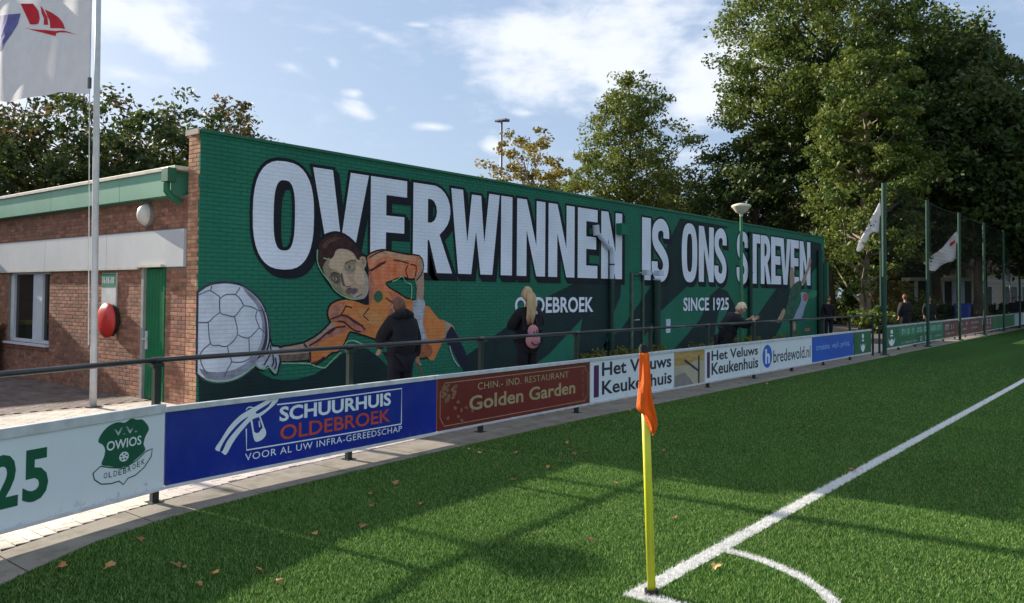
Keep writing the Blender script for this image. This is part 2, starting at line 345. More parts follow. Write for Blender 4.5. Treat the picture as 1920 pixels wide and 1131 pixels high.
# top + bevels only (5 quads)
q = np.array([f for f in base.f[:5]]); idx = (q[None]+np.arange(len(rest))[:, None, None]*12).reshape(-1)
tn = np.repeat(np.random.RandomState(2).rand(len(rest)), 5)
o = bpy.data.objects.new('paving_blocks', quads_mesh('paving_blocks', allv[idx], M_pave, tn)); link(o, PAV); o['kind'] = 'stuff'
def blocks(name, lst, m, seed):
    V_ = []; r_ = np.random.RandomState(seed)
    for (x, y, l, w_) in lst:
        z = .004+r_.uniform(-.0015, .0015)
        vv = [((v[0]/.196*(l-.006)), v[1]/.096*(w_-.006), v[2]) for v in base.v]
        for f in base.f[:5]: V_ += [(vv[k][0]+x, vv[k][1]+y, vv[k][2]+z) for k in f]
    o = bpy.data.objects.new(name, quads_mesh(name, np.array(V_), m, np.repeat(r_.rand(len(lst)), 5))); link(o, PAV); o['kind'] = 'stuff'
blocks('cut_paving_blocks', [(x-.1+l/2, y, l, .1) for x, y, l in cuts if y < 30], M_pave, 4)
M_paveshade = mat('paver_shade_tone', (.15, .115, .10), .9, var=.2, scale=2.0, bump=.25, bscale=90, rnd=.25, dirt=(.9, .5, (.09, .07, .06)), fine=.1)  # terrace paving with its shade put into a darker brown block colour
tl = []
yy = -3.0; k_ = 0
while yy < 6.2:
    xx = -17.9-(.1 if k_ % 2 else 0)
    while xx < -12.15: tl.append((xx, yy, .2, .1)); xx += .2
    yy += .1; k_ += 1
blocks('shade_toned_blocks', tl, M_paveshade, 6)
box_v = None
MB().box(-12.06, -12.0, -3, 6.2, .004, .02).obj('terrace_kerb', M_pave, PAV)

# pitch lines: sheets 4 mm above the base
LX = -2.36; LY = 4.03; R0, R1 = 1.035, 1.11; LW = .054
MB().add([(LX-LW, LY-LW, .012), (LX+LW, LY-LW, .012), (LX+LW, 105, .012), (LX-LW, 105, .012)], [(0, 1, 2, 3)]).obj('touchline_marking', M_white, kind='structure', label='long white touchline painted on the turf')
MB().add([(LX+LW+.002, LY-LW, .012), (66, LY-LW, .012), (66, LY+LW, .012), (LX+LW+.002, LY+LW, .012)], [(0, 1, 2, 3)]).obj('goal_line_marking', M_white, kind='structure')
mb = MB(); vs = []; nn = 24
for i in range(nn+1):
    t = math.radians(3.5+83*i/nn)
    for r in (R0, R1): vs.append((LX+r*math.cos(t), LY+r*math.sin(t), .012))
mb.add(vs, [(2*i, 2*i+1, 2*i+3, 2*i+2) for i in range(nn)]); mb.obj('corner_arc_marking', M_white, kind='structure', label='white quarter circle at the corner of the pitch')

# turf fibres
rs = np.random.RandomState(5)
def fibres(n, x0, x1, y0, y1, keep, h0, h1, w):
    x = rs.uniform(x0, x1, n); y = rs.uniform(y0, y1, n)
    # real tufts: fibres gather
    x += .012*np.sin(y*70+x*31); k = keep(x, y); x = x[k]; y = y[k]; n = len(x)
    a = rs.uniform(0, 2*np.pi, n); h = rs.uniform(h0, h1, n); ln = rs.uniform(.1, .9, n)*h; lt = rs.uniform(0, 2*np.pi, n)
    bx, by = np.cos(a)*w/2, np.sin(a)*w/2; z0 = np.full(n, .008)
    tx = x+np.cos(lt)*ln; ty = y+np.sin(lt)*ln
    V = np.stack([np.stack([x-bx, y-by, z0], 1), np.stack([x+bx, y+by, z0], 1), np.stack([tx, ty, z0+h], 1)], 1).reshape(-1, 3)
    return V, rs.rand(n)
gy = np.array([g[0] for g in GE]); gx = np.array([g[1] for g in GE])
def is_line(x, y, e=0.0):
    r = np.hypot(x-LX, y-LY)
    e2 = .006*np.sin(y*37+x*11)
    return ((abs(x-LX) < LW+e2+e) & (y > LY-LW)) | ((abs(y-LY) < LW+e2+e) & (x > LX-LW)) | ((r > R0+e2-e) & (r < R1+e2+e) & (x > LX) & (y > LY))
def infield(x, y):
    d = np.stack([x, y, np.full_like(x, -1.7)], 1); dz = d@np.array(Fv); pxs = 960+CF*(d@np.array(Rv))/dz
    dist = np.hypot(x, y); pr = np.clip((7.0/np.maximum(dist, .1))**1.6, 0, 1)*np.clip((25-dist)/12, 0, 1)*np.clip((9.5-x)/3, 0, 1)
    return (x > np.interp(y, gy, gx)+.01) & (dz > .3) & (pxs > -160) & (pxs < 2080) & (rs.rand(len(x)) < pr)
Vs = []; Ts = []
V, T = fibres(5200000, -6.3, 9.5, 1.4, 24, lambda x, y: infield(x, y) & ~is_line(x, y), .010, .028, .0060)
M_blade = mat('turf_fibre', (.042, .135, .018), .7, var=.25, scale=.8, vcol=(.34, .48, .15), spec=.15, transl=.25)
nb_ = len(T)
o = bpy.data.objects.new('turf_grass', quads_mesh('turf_grass', V, M_blade, T**2.3, tri=True)); link(o); tag(o, 'short green plastic turf fibres covering the pitch', 'grass', kind='stuff')
V, T = fibres(3600000, -2.6, 6.5, 2.5, 24, lambda x, y: infield(x, y) & is_line(x, y), .012, .028, .0055)
M_wblade = mat('line_fibre', (.74, .74, .72), .6, var=.06, transl=.2)
o = bpy.data.objects.new('white_line_fibres', quads_mesh('white_line_fibres', V, M_wblade, tri=True)); link(o); tag(o, 'short white turf fibres of the painted pitch lines', 'grass', kind='stuff')
# ------------------------------------------------------------------ brickwork
M_mortar = mat('mortar', (.24, .20, .165), .95, var=.15, scale=20)
M_brick = mat('brown_brick', (.30, .135, .085), .9, var=.28, scale=9, bump=.35, bscale=120, rnd=.30, dirt=(1.2, .3, (.15, .11, .085)), fine=.15)
M_pillar = mat('orange_brick', (.46, .235, .14), .9, var=.25, scale=9, bump=.35, bscale=120, rnd=.28, fine=.15)
M_green = mat('green_wall_paint', (.016, .155, .100), .75, var=.10, scale=.9, bump=.12, bscale=120, rnd=.035, spec=.25, dirt=(.45, .5, (.010, .095, .066), (1, 1, .35)))
M_greenmortar = mat('green_mortar', (.010, .105, .066), .8, var=.1, scale=2)
def brick_rows(u0, u1, z0, z1, holes=(), phase=0.0):
    """running-bond bricks of the rectangle minus holes -> (u, z, length)"""
    out = []; r = int(round(z0/COURSE))
    while (r+1)*COURSE <= z1+.012:
        z = r*COURSE; s = (PITCH/2 if r % 2 else 0)+phase
        k = math.floor((u0-s)/PITCH); u = s+k*PITCH
        while u < u1:
            a, b = max(u, u0), min(u+PITCH, u1)
            segs = [(a, b)]
            for (h0, h1, g0, g1) in holes:
                if z+COURSE*.5 > g0 and z+COURSE*.5 < g1:
                    ns = []
                    for (p, q_) in segs:
                        if q_ <= h0 or p >= h1: ns.append((p, q_))
                        else:
                            if p < h0: ns.append((p, h0))
                            if q_ > h1: ns.append((h1, q_))
                    segs = ns
            for (p, q_) in segs:
                if q_-p > .035: out.append((p, z, q_-p-.008))
            u += PITCH
        r += 1
    return out
_bm = {}
def brick_mesh(ln, axis, m, depth=.05):
    key = (round(ln, 3), axis, m.name)
    if key in _bm: return _bm[key]
    c = .004; h = .0525; b = MB(); l = round(ln, 3)
    # u along, w outwards (0 = face), z up; chamfered front
    F_ = [(0, -depth, 0), (l, -depth, 0), (l, -depth, h), (0, -depth, h), (0, -c, 0), (l, -c, 0), (l, -c, h), (0, -c, h), (c, 0, c), (l-c, 0, c), (l-c, 0, h-c), (c, 0, h-c)]
    fs = [(8, 9, 10, 11), (4, 5, 9, 8), (5, 6, 10, 9), (6, 7, 11, 10), (7, 4, 8, 11), (0, 1, 5, 4), (1, 2, 6, 5), (2, 3, 7, 6), (3, 0, 4, 7)]
    b.add([axis(u, w_, z) for u, w_, z in F_], fs); _bm[key] = b.mesh('brick', m); return _bm[key]
AX_Y = lambda u, w_, z: (u, -w_, z)         # facade facing -Y, u = +X
AX_X = lambda u, w_, z: (w_, u, z)          # wall facing +X, u = +Y
def lay(rows, axis, org, m, parent, singles, joined='brickwork', seed=3):
    rr = random.Random(seed); V = []; T = []
    for i, (u, z, l) in enumerate(rows):
        j = rr.uniform(-.0015, .0015)
        if i < singles:
            o = bpy.data.objects.new('brick', brick_mesh(l, axis, m)); link(o, parent)
            p = axis(u, j, z+.005); o.location = (org[0]+p[0], org[1]+p[1], org[2]+p[2])
        else:
            c = .003; h = .0545; d = -.010
            F_ = [(u, d, 0), (u+l, d, 0), (u+l, d, h), (u, d, h), (u+c, j, c), (u+l-c, j, c), (u+l-c, j, h-c), (u+c, j, h-c)]
            F_ = [axis(a, b_, zz+z+.005) for a, b_, zz in F_]
            F_ = [(p[0]+org[0], p[1]+org[1], p[2]+org[2]) for p in F_]
            for f in ((4, 5, 6, 7), (0, 1, 5, 4), (1, 2, 6, 5), (2, 3, 7, 6), (3, 0, 4, 7)): V += [F_[k] for k in f]
            T += [rr.random()]*5
    if V:
        o = bpy.data.objects.new(joined, quads_mesh(joined, V, m, np.array(T))); link(o, parent); o['kind'] = 'stuff'

# ------------------------------------------------------------------ clubhouse
M_fascia = mat('fascia_green', (.085, .30, .20), .45, var=.10, scale=1.2, dirt=(3, .35, (.16, .33, .25), (1, 1, .3)), spec=.4)
M_trim = mat('pale_trim', (.55, .52, .44), .6, var=.15, scale=6)
M_panel = mat('white_panel', (.50, .52, .54), .6, var=.06, scale=1.5, dirt=(2.5, .3, (.38, .38, .37), (1, 1, .4)))
M_frame = mat('window_white', (.62, .64, .68), .45, var=.05)
M_door = mat('door_green', (.008, .150, .060), .4, var=.1, scale=3, spec=.4)
M_dgrey = mat('dark_grey_metal', (.10, .10, .10), .5, var=.1)
M_alu = mat('aluminium', (.55, .58, .60), .5, metal=.15, var=.12, scale=9, bump=.05)
M_glass = bpy.data.materials.new('window_glass'); M_glass.use_nodes = True
_b = M_glass.node_tree.nodes['Principled BSDF']; _b.inputs['Base Color'].default_value = (.05, .055, .045, 1); _b.inputs['Roughness'].default_value = .06; _b.inputs['Transmission Weight'].default_value = .55; _b.inputs['IOR'].default_value = 1.3
M_roof = mat('roof_felt', (.06, .06, .06), .95, var=.2, scale=3)
M_render = mat('plain_brick_far', (.20, .095, .065), .9, var=.25, scale=8)
FX0, FX1, FY = -21.7, -11.21, 6.25
CL = empty('clubhouse', (-15, 8, 0), label='low brown brick clubhouse with green roof edge and white panel band', cat='building')
CL.location = (0, 0, 0)
WX_0, WX_1, WZ0, WZ1 = -17.92, -15.97, .68, 2.03
DX0, DX1, DZ = -12.52, -11.80, 2.08
# backing (mortar plane 8 mm behind the brick faces), with openings
mb = MB()
def backing(x0, x1, z0, z1): mb.box(x0, x1, FY+.008, FY+.30, z0, z1)
backing(FX0, WX_0, 0, 2.03); backing(WX_1, DX0, 0, 2.03); backing(DX1, FX1, 0, 2.08); backing(WX_0, WX_1, 0, WZ0)
backing(FX0, FX1, 2.085, 3.10)
mb.obj('wall', M_mortar, CL)
rows = brick_rows(FX0, FX1, 0, 2.03, holes=((WX_0, WX_1, WZ0, 3), (DX0, DX1, 0, 3)))
upper = brick_rows(FX0, FX1, 2.62, 3.09)
allr = sorted(rows+upper, key=lambda r: (r[0] < -18.6, -r[0]+abs(r[1]-1.6)*.6))
# the near corner bricks show largest
lay(allr, AX_Y, (0, FY, 0), M_brick, CL, 300)
box('panel', M_panel, FX0, -16.1, FY-.045, FY+.006, 2.045, 2.60, CL, bev=.004)
box('panel', M_panel, -16.095, -13.66, FY-.045, FY+.006, 2.045, 2.60, CL, bev=.004)
box('panel', M_panel, -13.655, -11.222, FY-.045, FY+.006, 2.045, 2.60, CL, bev=.004)
box('flashing', M_trim, FX0, -12.60, FY-.055, FY+.004, 2.02, 2.043, CL)
for a, b_ in ((-21.5, -18.2), (-18.195, -15.6), (-15.595, -13.0), (-12.995, -11.40)):
    box('fascia', M_fascia, a, b_, FY-.16, FY+.30, 3.09, 3.455, CL, bev=.004)
box('roof_edge', M_trim, -21.5, -11.24, FY-.19, FY+.30, 3.457, 3.515, CL, bev=.006)
box('roof', M_roof, -29, -11.22, FY+.31, 33.2, 3.30, 3.50, CL)
box('rear_wall', M_render, -28.9, -28.6, -9, 33.1, 0, 3.29, CL)
box('ceiling', M_panel, -20.7, -11.3, FY+.32, 12, 2.75, 2.8, CL)
# wing to the left (its low sun shade crosses the terrace)
box('wing_wall', M_render, -28.5, -21.71, -9, FY-.01, 0, 3.29, CL)
box('wing_roof', M_roof, -29, -21.52, -9.1, FY-.2, 3.30, 3.50, CL)
# window
WN = MB().box(WX_0, WX_1, FY+.06, FY+.14, WZ0, WZ0+.06).box(WX_0, WX_1, FY+.06, FY+.14, WZ1-.05, WZ1+.03)
WN.box(WX_0, WX_0+.16, FY+.05, FY+.14, WZ0+.06, WZ1-.05).box(-16.84, -16.42, FY+.05, FY+.14, WZ0+.06, WZ1-.05).box(WX_1-.05, WX_1, FY+.05, FY+.14, WZ0+.06, WZ1-.05)
wn = WN.obj('window', M_frame, CL, bev=.004)
for a, b_ in ((WX_0+.16, -16.84), (-16.42, WX_1-.05)):
    box('pane', M_glass, a-.003, b_+.003, FY+.095, FY+.101, WZ0+.055, WZ1-.045, wn)
box('sill', M_frame, WX_0-.04, WX_1+.03, FY-.07, FY+.12, WZ0-.045, WZ0-.004, CL, bev=.005)
box('sill_course', M_brick, WX_0-.02, WX_1+.01, FY-.03, FY+.005, WZ0-.115, WZ0-.05, CL)
M_in = mat('interior', (.16, .16, .13), .9, var=.3, scale=2); M_yel = mat('yellow_board', (.5, .42, .06), .7)
box('inner_wall', M_in, -20.6, -12.7, FY+2.5, FY+2.55, 0, 2.8, CL)
box('blind', mat('blind_cloth', (.22, .22, .18), .9, var=.1, stretch=(30, 1, 1)), WX_0+.2, -17.15, FY+.2, FY+.22, WZ0+.05, WZ1, CL)
tag(box('yellow_crate', M_yel, -16.42, -16.02, FY+.32, FY+.5, 0, .98), 'yellow box standing inside behind the window pane', 'box')
# door
DR = MB().box(DX0+.085, DX1-.04, FY+.035, FY+.07, 0.01, 2.03)
for k in range(6):
    x = DX0+.09+k*.098; DR.box(x, x+.088, FY+.022, FY+.036, .02, 2.02)
dr = DR.obj('door', M_door, CL, bev=.003)
box('door_frame', mat('grey_frame', (.30, .31, .30), .6), DX0+.004, DX0+.082, FY-.02, FY+.09, 0, 2.07, CL, bev=.003)
box('door_frame', M_door, DX1-.038, DX1-.002, FY-.015, FY+.09, 0, 2.07, CL)
box('door_canopy', M_trim, DX0-.03, DX1+.03, FY-.10, FY+.02, 2.046, 2.082, CL)
mbh = MB().box(DX0+.105, DX0+.165, FY+.005, FY+.023, .78, 1.06).tube([(DX0+.135, FY+.005, .94), (DX0+.135, FY-.05, .94), (DX0+.27, FY-.05, .94)], .011)
mbh.obj('handle', M_alu, dr)
# wall lamp, hose reel, sign, gutter
def ell(cx, cy, cz, rx, ry, rz, m, name, parent=None, axis='y', **kw):
    b = MB(); n1, n2 = 18, 10
    for i in range(n2+1):
        ph = math.pi/2*i/n2
        for k in range(n1):
            t = 2*math.pi*k/n1; b.v.append((cx+rx*math.cos(t)*math.cos(ph), cy-ry*math.sin(ph), cz+rz*math.sin(t)*math.cos(ph))); b.tone.append(0)
    for i in range(n2):
        for k in range(n1): b.f.append((i*n1+k, i*n1+(k+1) % n1, (i+1)*n1+(k+1) % n1, (i+1)*n1+k)); b.m.append(0)
    return b.obj(name, m, parent, smooth=True, **kw)
LM = empty('wall_lamp', (-12.33, FY, 2.87), label='white oval bulkhead lamp on the brick above the green door', cat='lamp')
def rel(o, p): o.matrix_parent_inverse = Matrix.Translation(-p.location); return o
M_opal = mat('opal_plastic', (.62, .60, .55), .3, var=.05, spec=.5)
rel(ell(-12.33, FY-.06, 2.86, .14, .13, .165, M_opal, 'lamp_cover', LM), LM)
b = MB()
for (y0, y1, s_) in ((FY-.065, FY+.0, 1.0),):
    ring = [(-12.33+.155*math.cos(t), .18*math.sin(t)+2.86) for t in [2*math.pi*k/20 for k in range(20)]]
    b.add([(x, y0, z) for x, z in ring]+[(x, y1, z) for x, z in ring], [tuple(range(20))]+[(k, 20+k, 20+(k+1) % 20, (k+1) % 20) for k in range(20)])
rel(b.obj('lamp_base', mat('lamp_grey', (.25, .25, .25), .5), LM), LM)
HR = empty('hose_reel', (-13.45, FY, 1.2), label='round red fire hose reel on the brick wall behind the flagpole', cat='hose reel')
M_red = mat('signal_red', (.52, .03, .025), .35, var=.06, spec=.5)
b = MB(); n_ = 28
prof = [(.0, -.20), (.10, -.197), (.19, -.182), (.25, -.155), (.285, -.12), (.285, -.10)]
for r, d in prof:
    for k in range(n_):
        t = 2*math.pi*k/n_; b.v.append((-13.45+r*math.cos(t), FY+d, 1.2+r*math.sin(t))); b.tone.append(0)
for i in range(len(prof)-1):
    for k in range(n_): b.f.append((i*n_+k, i*n_+(k+1) % n_, (i+1)*n_+(k+1) % n_, (i+1)*n_+k)); b.m.append(0)
rel(b.obj('reel_disc', M_red, HR, smooth=True), HR)
rel(MB().tube([(-13.45, FY-.099, 1.2), (-13.45, FY-.03, 1.2)], .262, n=28).obj('hose', mat('black_rubber', (.02, .02, .02), .6, bump=1, bscale=50), HR), HR)
rel(MB().box(-13.50, -13.40, FY-.025, FY+.005, 1.05, 1.6).obj('bracket', M_dgrey, HR), HR)
SG = box('wall_sign', mat('sign_white', (.6, .62, .62), .5), -13.83, -13.33, FY-.03, FY-.004, 1.42, 1.97); tag(SG, 'small green and white notice on the brick wall above the hose reel', 'sign')
box('sign_header', mat('sign_green', (.03, .22, .12), .5), -13.825, -13.335, FY-.034, FY-.0305, 1.74, 1.965, SG)
fn = lambda u, v, l: (u, FY-.036-l, v)
mb = MB()   # marks in the green header are too small to read in the photograph: short white strokes
for k, (a, h) in enumerate(((0, .10), (.045, .10), (.075, .06), (.13, .10), (.18, .10), (.21, .1), (.255, .06), (.30, .1), (.345, .1), (.38, .1))):
    decal(mb, filled([[(-13.79+a, 1.80), (-13.79+a+.022, 1.80), (-13.79+a+.022, 1.80+h), (-13.79+a, 1.80+h)]]), fn, 0)
mb.obj('lettering', M_frame, SG)
GT = MB().box(-11.42, -11.235, FY-.30, FY-.165, 3.27, 3.475).tube([(-11.34, FY-.26, 3.26), (-11.34, FY-.26, 3.15), (-11.31, FY-.2, 3.05), (-11.29, FY-.06, 2.98)], .05, n=10)
GT.obj('gutter_outlet', mat('pipe_green', (.012, .12, .055), .4, spec=.4), CL, bev=.005)

# ------------------------------------------------------------------ mural wall
MW = empty('mural_wall', label='long green painted brick wall with the big white mural lettering', cat='wall')
MB().box(WX-.322, WX-.005, WY0+.008, WY1, 0, WH-.01).obj('wall_core', M_greenmortar, MW)
endrows = brick_rows(WX-.325, WX, 0, WH-.03, phase=WX-.325)
endr = [(u, z, min(l, WX-u)) for u, z, l in endrows]
box('end_mortar', M_mortar, WX-.323, WX-.009, WY0+.006, WY0+.0075, .0, WH-.02, MW)
lay(endr, AX_Y, (0, WY0, 0), M_pillar, MW, len(endr), seed=9)
rows = brick_rows(WY0, WY1, 0, WH-.03, phase=BY0)
rows.sort(key=lambda r: r[0]+abs(r[1]-2.5)*.5)
lay(rows, AX_X, (WX, 0, 0), M_green, MW, max(0, 300-len(endr)), seed=11)
M_cope = mat('coping_green', (.012, .11, .06), .5, var=.15, scale=4)
yy = WY0-.02
while yy < WY1-.1:
    y2 = min(yy+3.0, WY1+.02); MB().box(WX-.345, WX+.03, yy, y2-.006, WH-.035, WH+.012).obj('coping', M_cope, MW, bev=.004); yy = y2
box('coping_end', mat('stone_cap', (.42, .36, .30), .8), WX-.35, WX+.0, WY0-.045, WY0-.022, WH-.06, WH+.02, MW)

# paint layers ----------------------------------------------------------
def wallfn(u, v, lift): return (WX+.0022+lift, u, v)
def px2wall(pts, o=(0, 0, 1)):
    out = []
    for p in pts:
        q = on_x(o[0]+p[0]/o[2], o[1]+p[1]/o[2], WX); out.append((min(max(q.y, WY0+.006), WY1-.01), max(q.z, .01)))
    return out
def paint(name, c, **kw): return mat('paint_'+name, c, .75, brick=True, spec=.25, bump=.05, bscale=90, **{**dict(var=.08, scale=2.5), **kw})
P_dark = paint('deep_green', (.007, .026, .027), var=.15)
P_black = paint('outline', (.008, .010, .016), var=.2)
P_white = paint('white_letters', (.70, .76, .86), var=.06, scale=1.5)
LIFT = {}
def shape(name, loops, m, lift, offset=0.0, parent=None, **kw):
    mb = MB(); decal(mb, filled(loops, offset), wallfn, lift); return mb.obj(name, m, parent or MW, **kw)
CR4 = (760, 300, 2.692); CR5 = (1160, 360, 3.142); CP5 = (1400, 460, 6.28); CT = (560, 420, 5.654); CAO = (480, 580, 7.07); CB = (360, 500, 4.713); C3 = (360, 240, 2.262)
# long shadow shapes of the mural
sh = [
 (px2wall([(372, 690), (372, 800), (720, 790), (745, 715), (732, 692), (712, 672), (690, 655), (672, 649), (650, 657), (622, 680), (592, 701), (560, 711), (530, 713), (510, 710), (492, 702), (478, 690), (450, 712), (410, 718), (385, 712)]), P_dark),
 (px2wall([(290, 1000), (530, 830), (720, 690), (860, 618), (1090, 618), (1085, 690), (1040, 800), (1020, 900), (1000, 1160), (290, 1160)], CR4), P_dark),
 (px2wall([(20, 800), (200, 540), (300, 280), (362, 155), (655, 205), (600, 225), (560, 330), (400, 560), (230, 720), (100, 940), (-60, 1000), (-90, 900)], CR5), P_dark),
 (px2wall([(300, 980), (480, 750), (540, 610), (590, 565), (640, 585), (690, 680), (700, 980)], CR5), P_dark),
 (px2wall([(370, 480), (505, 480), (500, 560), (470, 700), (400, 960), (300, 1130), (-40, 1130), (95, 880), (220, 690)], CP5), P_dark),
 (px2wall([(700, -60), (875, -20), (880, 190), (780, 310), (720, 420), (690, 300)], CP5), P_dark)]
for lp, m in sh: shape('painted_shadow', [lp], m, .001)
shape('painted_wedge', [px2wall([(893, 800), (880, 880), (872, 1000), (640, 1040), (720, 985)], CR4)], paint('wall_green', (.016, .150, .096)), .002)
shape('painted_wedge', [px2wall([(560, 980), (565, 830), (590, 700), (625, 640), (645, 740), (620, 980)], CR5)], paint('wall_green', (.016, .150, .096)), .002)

def arc(cx, cy, rx, ry, a0, a1, n=8):
    return [(cx+rx*math.cos(math.radians(a0+(a1-a0)*i/n)), cy+ry*math.sin(math.radians(a0+(a1-a0)*i/n))) for i in range(n+1)]
def supero(cx, cy, rx, ry, e=2.7, n=36):
    out = []
    for i in range(n):
        t = 2*math.pi*i/n; c, s_ = math.cos(t), math.sin(t)
        out.append((cx+rx*abs(c)**(2/e)*(1 if c > 0 else -1), cy+ry*abs(s_)**(2/e)*(1 if s_ > 0 else -1)))
    return out
def glyph(ch, wd, ht):
    S = lambda L_: [(x*wd, y*ht) for x, y in L_]
    if ch == 'O': return [S(supero(.5, .5, .5, .515, 2.6)), S(supero(.5, .5, .175, .335, 2.9))]
    if ch == 'V': return [S([(0, 1), (.34, 1), (.5, .30), (.66, 1), (1, 1), (.68, 0), (.32, 0)])]
    if ch == 'E': return [S([(0, 0), (1, 0), (1, .18), (.42, .18), (.42, .42), (.93, .42), (.93, .60), (.42, .60), (.42, .82), (1, .82), (1, 1), (0, 1)])]
    if ch == 'R': return [S([(0, 0), (0, 1), (.5, 1)]+arc(.5, .72, .44, .28, 80, -50, 8)+[(.66, .44), (1, 0), (.60, 0), (.40, .37), (.36, .37), (.36, 0)]), S([(.36, .57), (.36, .84)]+arc(.42, .705, .17, .135, 80, -80, 6))]
    if ch == 'W': return [S([(0, 1), (.23, 1), (.325, .38), (.41, .96), (.60, .96), (.675, .38), (.77, 1), (1, 1), (.85, 0), (.60, 0), (.5, .52), (.41, 0), (.15, 0)])]
    if ch == 'N': return [S([(0, 0), (0, 1), (.33, 1), (.68, .40), (.68, 1), (1, 1), (1, 0), (.68, 0), (.33, .60), (.33, 0)])]
    if ch == 'I': return [S([(0, 0), (0, 1), (1, 1), (1, 0)])]
    if ch == 'T': return [S([(0, 1), (1, 1), (1, .82), (.69, .82), (.69, 0), (.31, 0), (.31, .82), (0, .82)])]
    if ch == 'S':
        c = [(.84, .70), (.82, .83), (.66, .91), (.45, .915), (.24, .85), (.18, .72), (.26, .60), (.5, .50), (.74, .38), (.82, .26), (.74, .13), (.55, .075), (.34, .09), (.18, .17), (.16, .31)]
        c = smooth_loop(S(c), 3, closed=False); th = min(wd*.34, ht*.2)
        return [stroke(c, th)]
letters = [('O', 473, 588, 'upper letter'), ('V', 585, 690, ''), ('E', 694, 762, ''), ('R', 774, 848, ''), ('W', 845, 936, ''), ('I', 939, 960, ''), ('N', 969, 1022, ''), ('N', 1028, 1077, ''), ('E', 1083, 1120, ''), ('N', 1127, 1166, ''),
           ('I', 1203.5, 1220, ''), ('S', 1222, 1254, ''), ('O', 1278, 1307, ''), ('N', 1310, 1338, ''), ('S', 1339, 1362, ''),
           ('S', 1381, 1403, ''), ('T', 1403, 1425, ''), ('R', 1426, 1445, ''), ('E', 1445.5, 1464, ''), ('V', 1462, 1482, ''), ('E', 1482, 1497.5, ''), ('N', 1499, 1519, '')]
ZB, ZT = 2.06, 3.72
for i, (ch, xa, xb, _) in enumerate(letters):
    ya = on_x(xa, 430, WX).y; yb = on_x(xb, 430, WX).y
    loops = [[(ya+u, ZB+v) for u, v in lp] for lp in glyph(ch, yb-ya, ZT-ZB)]
    big = .055
    ol = filled(loops, big); mb = MB()
    for k, (du, dv) in enumerate(((0, 0), (.045, -.045), (.09, -.09))): decal(mb, ol, wallfn, .0032-.0004*k+.0001*(i % 4), du=du, dv=dv)
    mb.obj('letter_outline', P_black, MW)
    mb = MB(); decal(mb, filled(loops), wallfn, .0044+.0001*(i % 3)); o = mb.obj('letter', P_white, MW); o['label'] = 'painted white capital letter '+ch
for s_, xa, xb, yb_, yt in (('OLDEBROEK', 965, 1112, 587, 557), ('SINCE 1925', 1281, 1366, 583, 558)):
    ya = on_x(xa, 572, WX).y; y1 = on_x(xb, 572, WX).y; z0 = on_x((xa+xb)/2, yb_, WX).z; z1 = on_x((xa+xb)/2, yt, WX).z
    vf = text2d(s_, 1, offset=.024, width=y1-ya, height=z1-z0, spacing=1.02); mb = MB()
    decal(mb, vf, wallfn, .003, du=ya+.02, dv=z0-.02, mi=1); decal(mb, vf, wallfn, .0044, du=ya, dv=z0)
    mb.obj('painted_town_name' if s_[0] == 'O' else 'painted_date', [P_white, P_black], MW)

# the ball -----------------------------------------------------------------
ballp = [(48, 235), (100, 200), (170, 165), (280, 150), (370, 158), (440, 178), (520, 230), (590, 300), (640, 390), (665, 480), (675, 600), (668, 690), (640, 770), (590, 840), (520, 905), (440, 960), (350, 1000), (250, 1016), (160, 1008), (100, 985), (48, 945)]
bl = smooth_loop(px2wall(ballp, CB), 3, closed=False)
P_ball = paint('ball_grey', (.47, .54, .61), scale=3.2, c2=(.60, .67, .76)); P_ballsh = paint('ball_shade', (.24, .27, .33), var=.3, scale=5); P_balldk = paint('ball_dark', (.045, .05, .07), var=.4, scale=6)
P_seam = paint('seam', (.11, .13, .16), var=.4, scale=7); P_rim = paint('rim_green', (.22, .46, .26), var=.25, scale=8)
BA = shape('painted_ball_outline', [bl], P_balldk, .0046, .035)
shape('painted_ball', [bl], P_ball, .0052)
def clipball(pts): return px2wall(pts, CB)
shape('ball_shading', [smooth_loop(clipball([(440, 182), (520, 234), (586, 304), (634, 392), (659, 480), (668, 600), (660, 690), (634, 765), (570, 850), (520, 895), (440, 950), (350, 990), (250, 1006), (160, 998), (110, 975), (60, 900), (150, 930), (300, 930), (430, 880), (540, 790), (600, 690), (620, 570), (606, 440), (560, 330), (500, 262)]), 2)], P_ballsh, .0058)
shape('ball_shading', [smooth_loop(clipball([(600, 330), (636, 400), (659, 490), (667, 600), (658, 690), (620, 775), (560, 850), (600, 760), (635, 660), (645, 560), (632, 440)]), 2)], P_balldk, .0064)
seams = [[(55, 250), (120, 222), (160, 215), (235, 262), (242, 290)], [(160, 215), (172, 170)], [(242, 285), (300, 247), (382, 247)], [(382, 247), (422, 184)], [(382, 247), (425, 290), (452, 342)], [(242, 290), (246, 405), (310, 430), (372, 440), (420, 385), (452, 345)],
         [(246, 405), (190, 445), (140, 492), (55, 495)], [(372, 440), (398, 600), (310, 702), (230, 695), (160, 680), (140, 490)], [(452, 345), (520, 355), (575, 385)], [(575, 385), (560, 450), (592, 535)], [(398, 600), (450, 625), (500, 630), (545, 590), (592, 540)], [(592, 540), (645, 590)],
         [(500, 630), (505, 765)], [(160, 680), (100, 730), (68, 775), (52, 800)], [(310, 702), (325, 780), (346, 842), (310, 910), (280, 985)], [(346, 842), (430, 845), (500, 818)], [(500, 818), (560, 760)], [(68, 775), (80, 860), (130, 950)], [(575, 385), (640, 395)]]
mb = MB()
for k, sm in enumerate(seams): decal(mb, filled([stroke(smooth_loop(px2wall(sm, CB), 3, closed=False), .017)]), wallfn, .0068+.00015*(k % 6))
mb.obj('ball_seams', P_seam, MW)
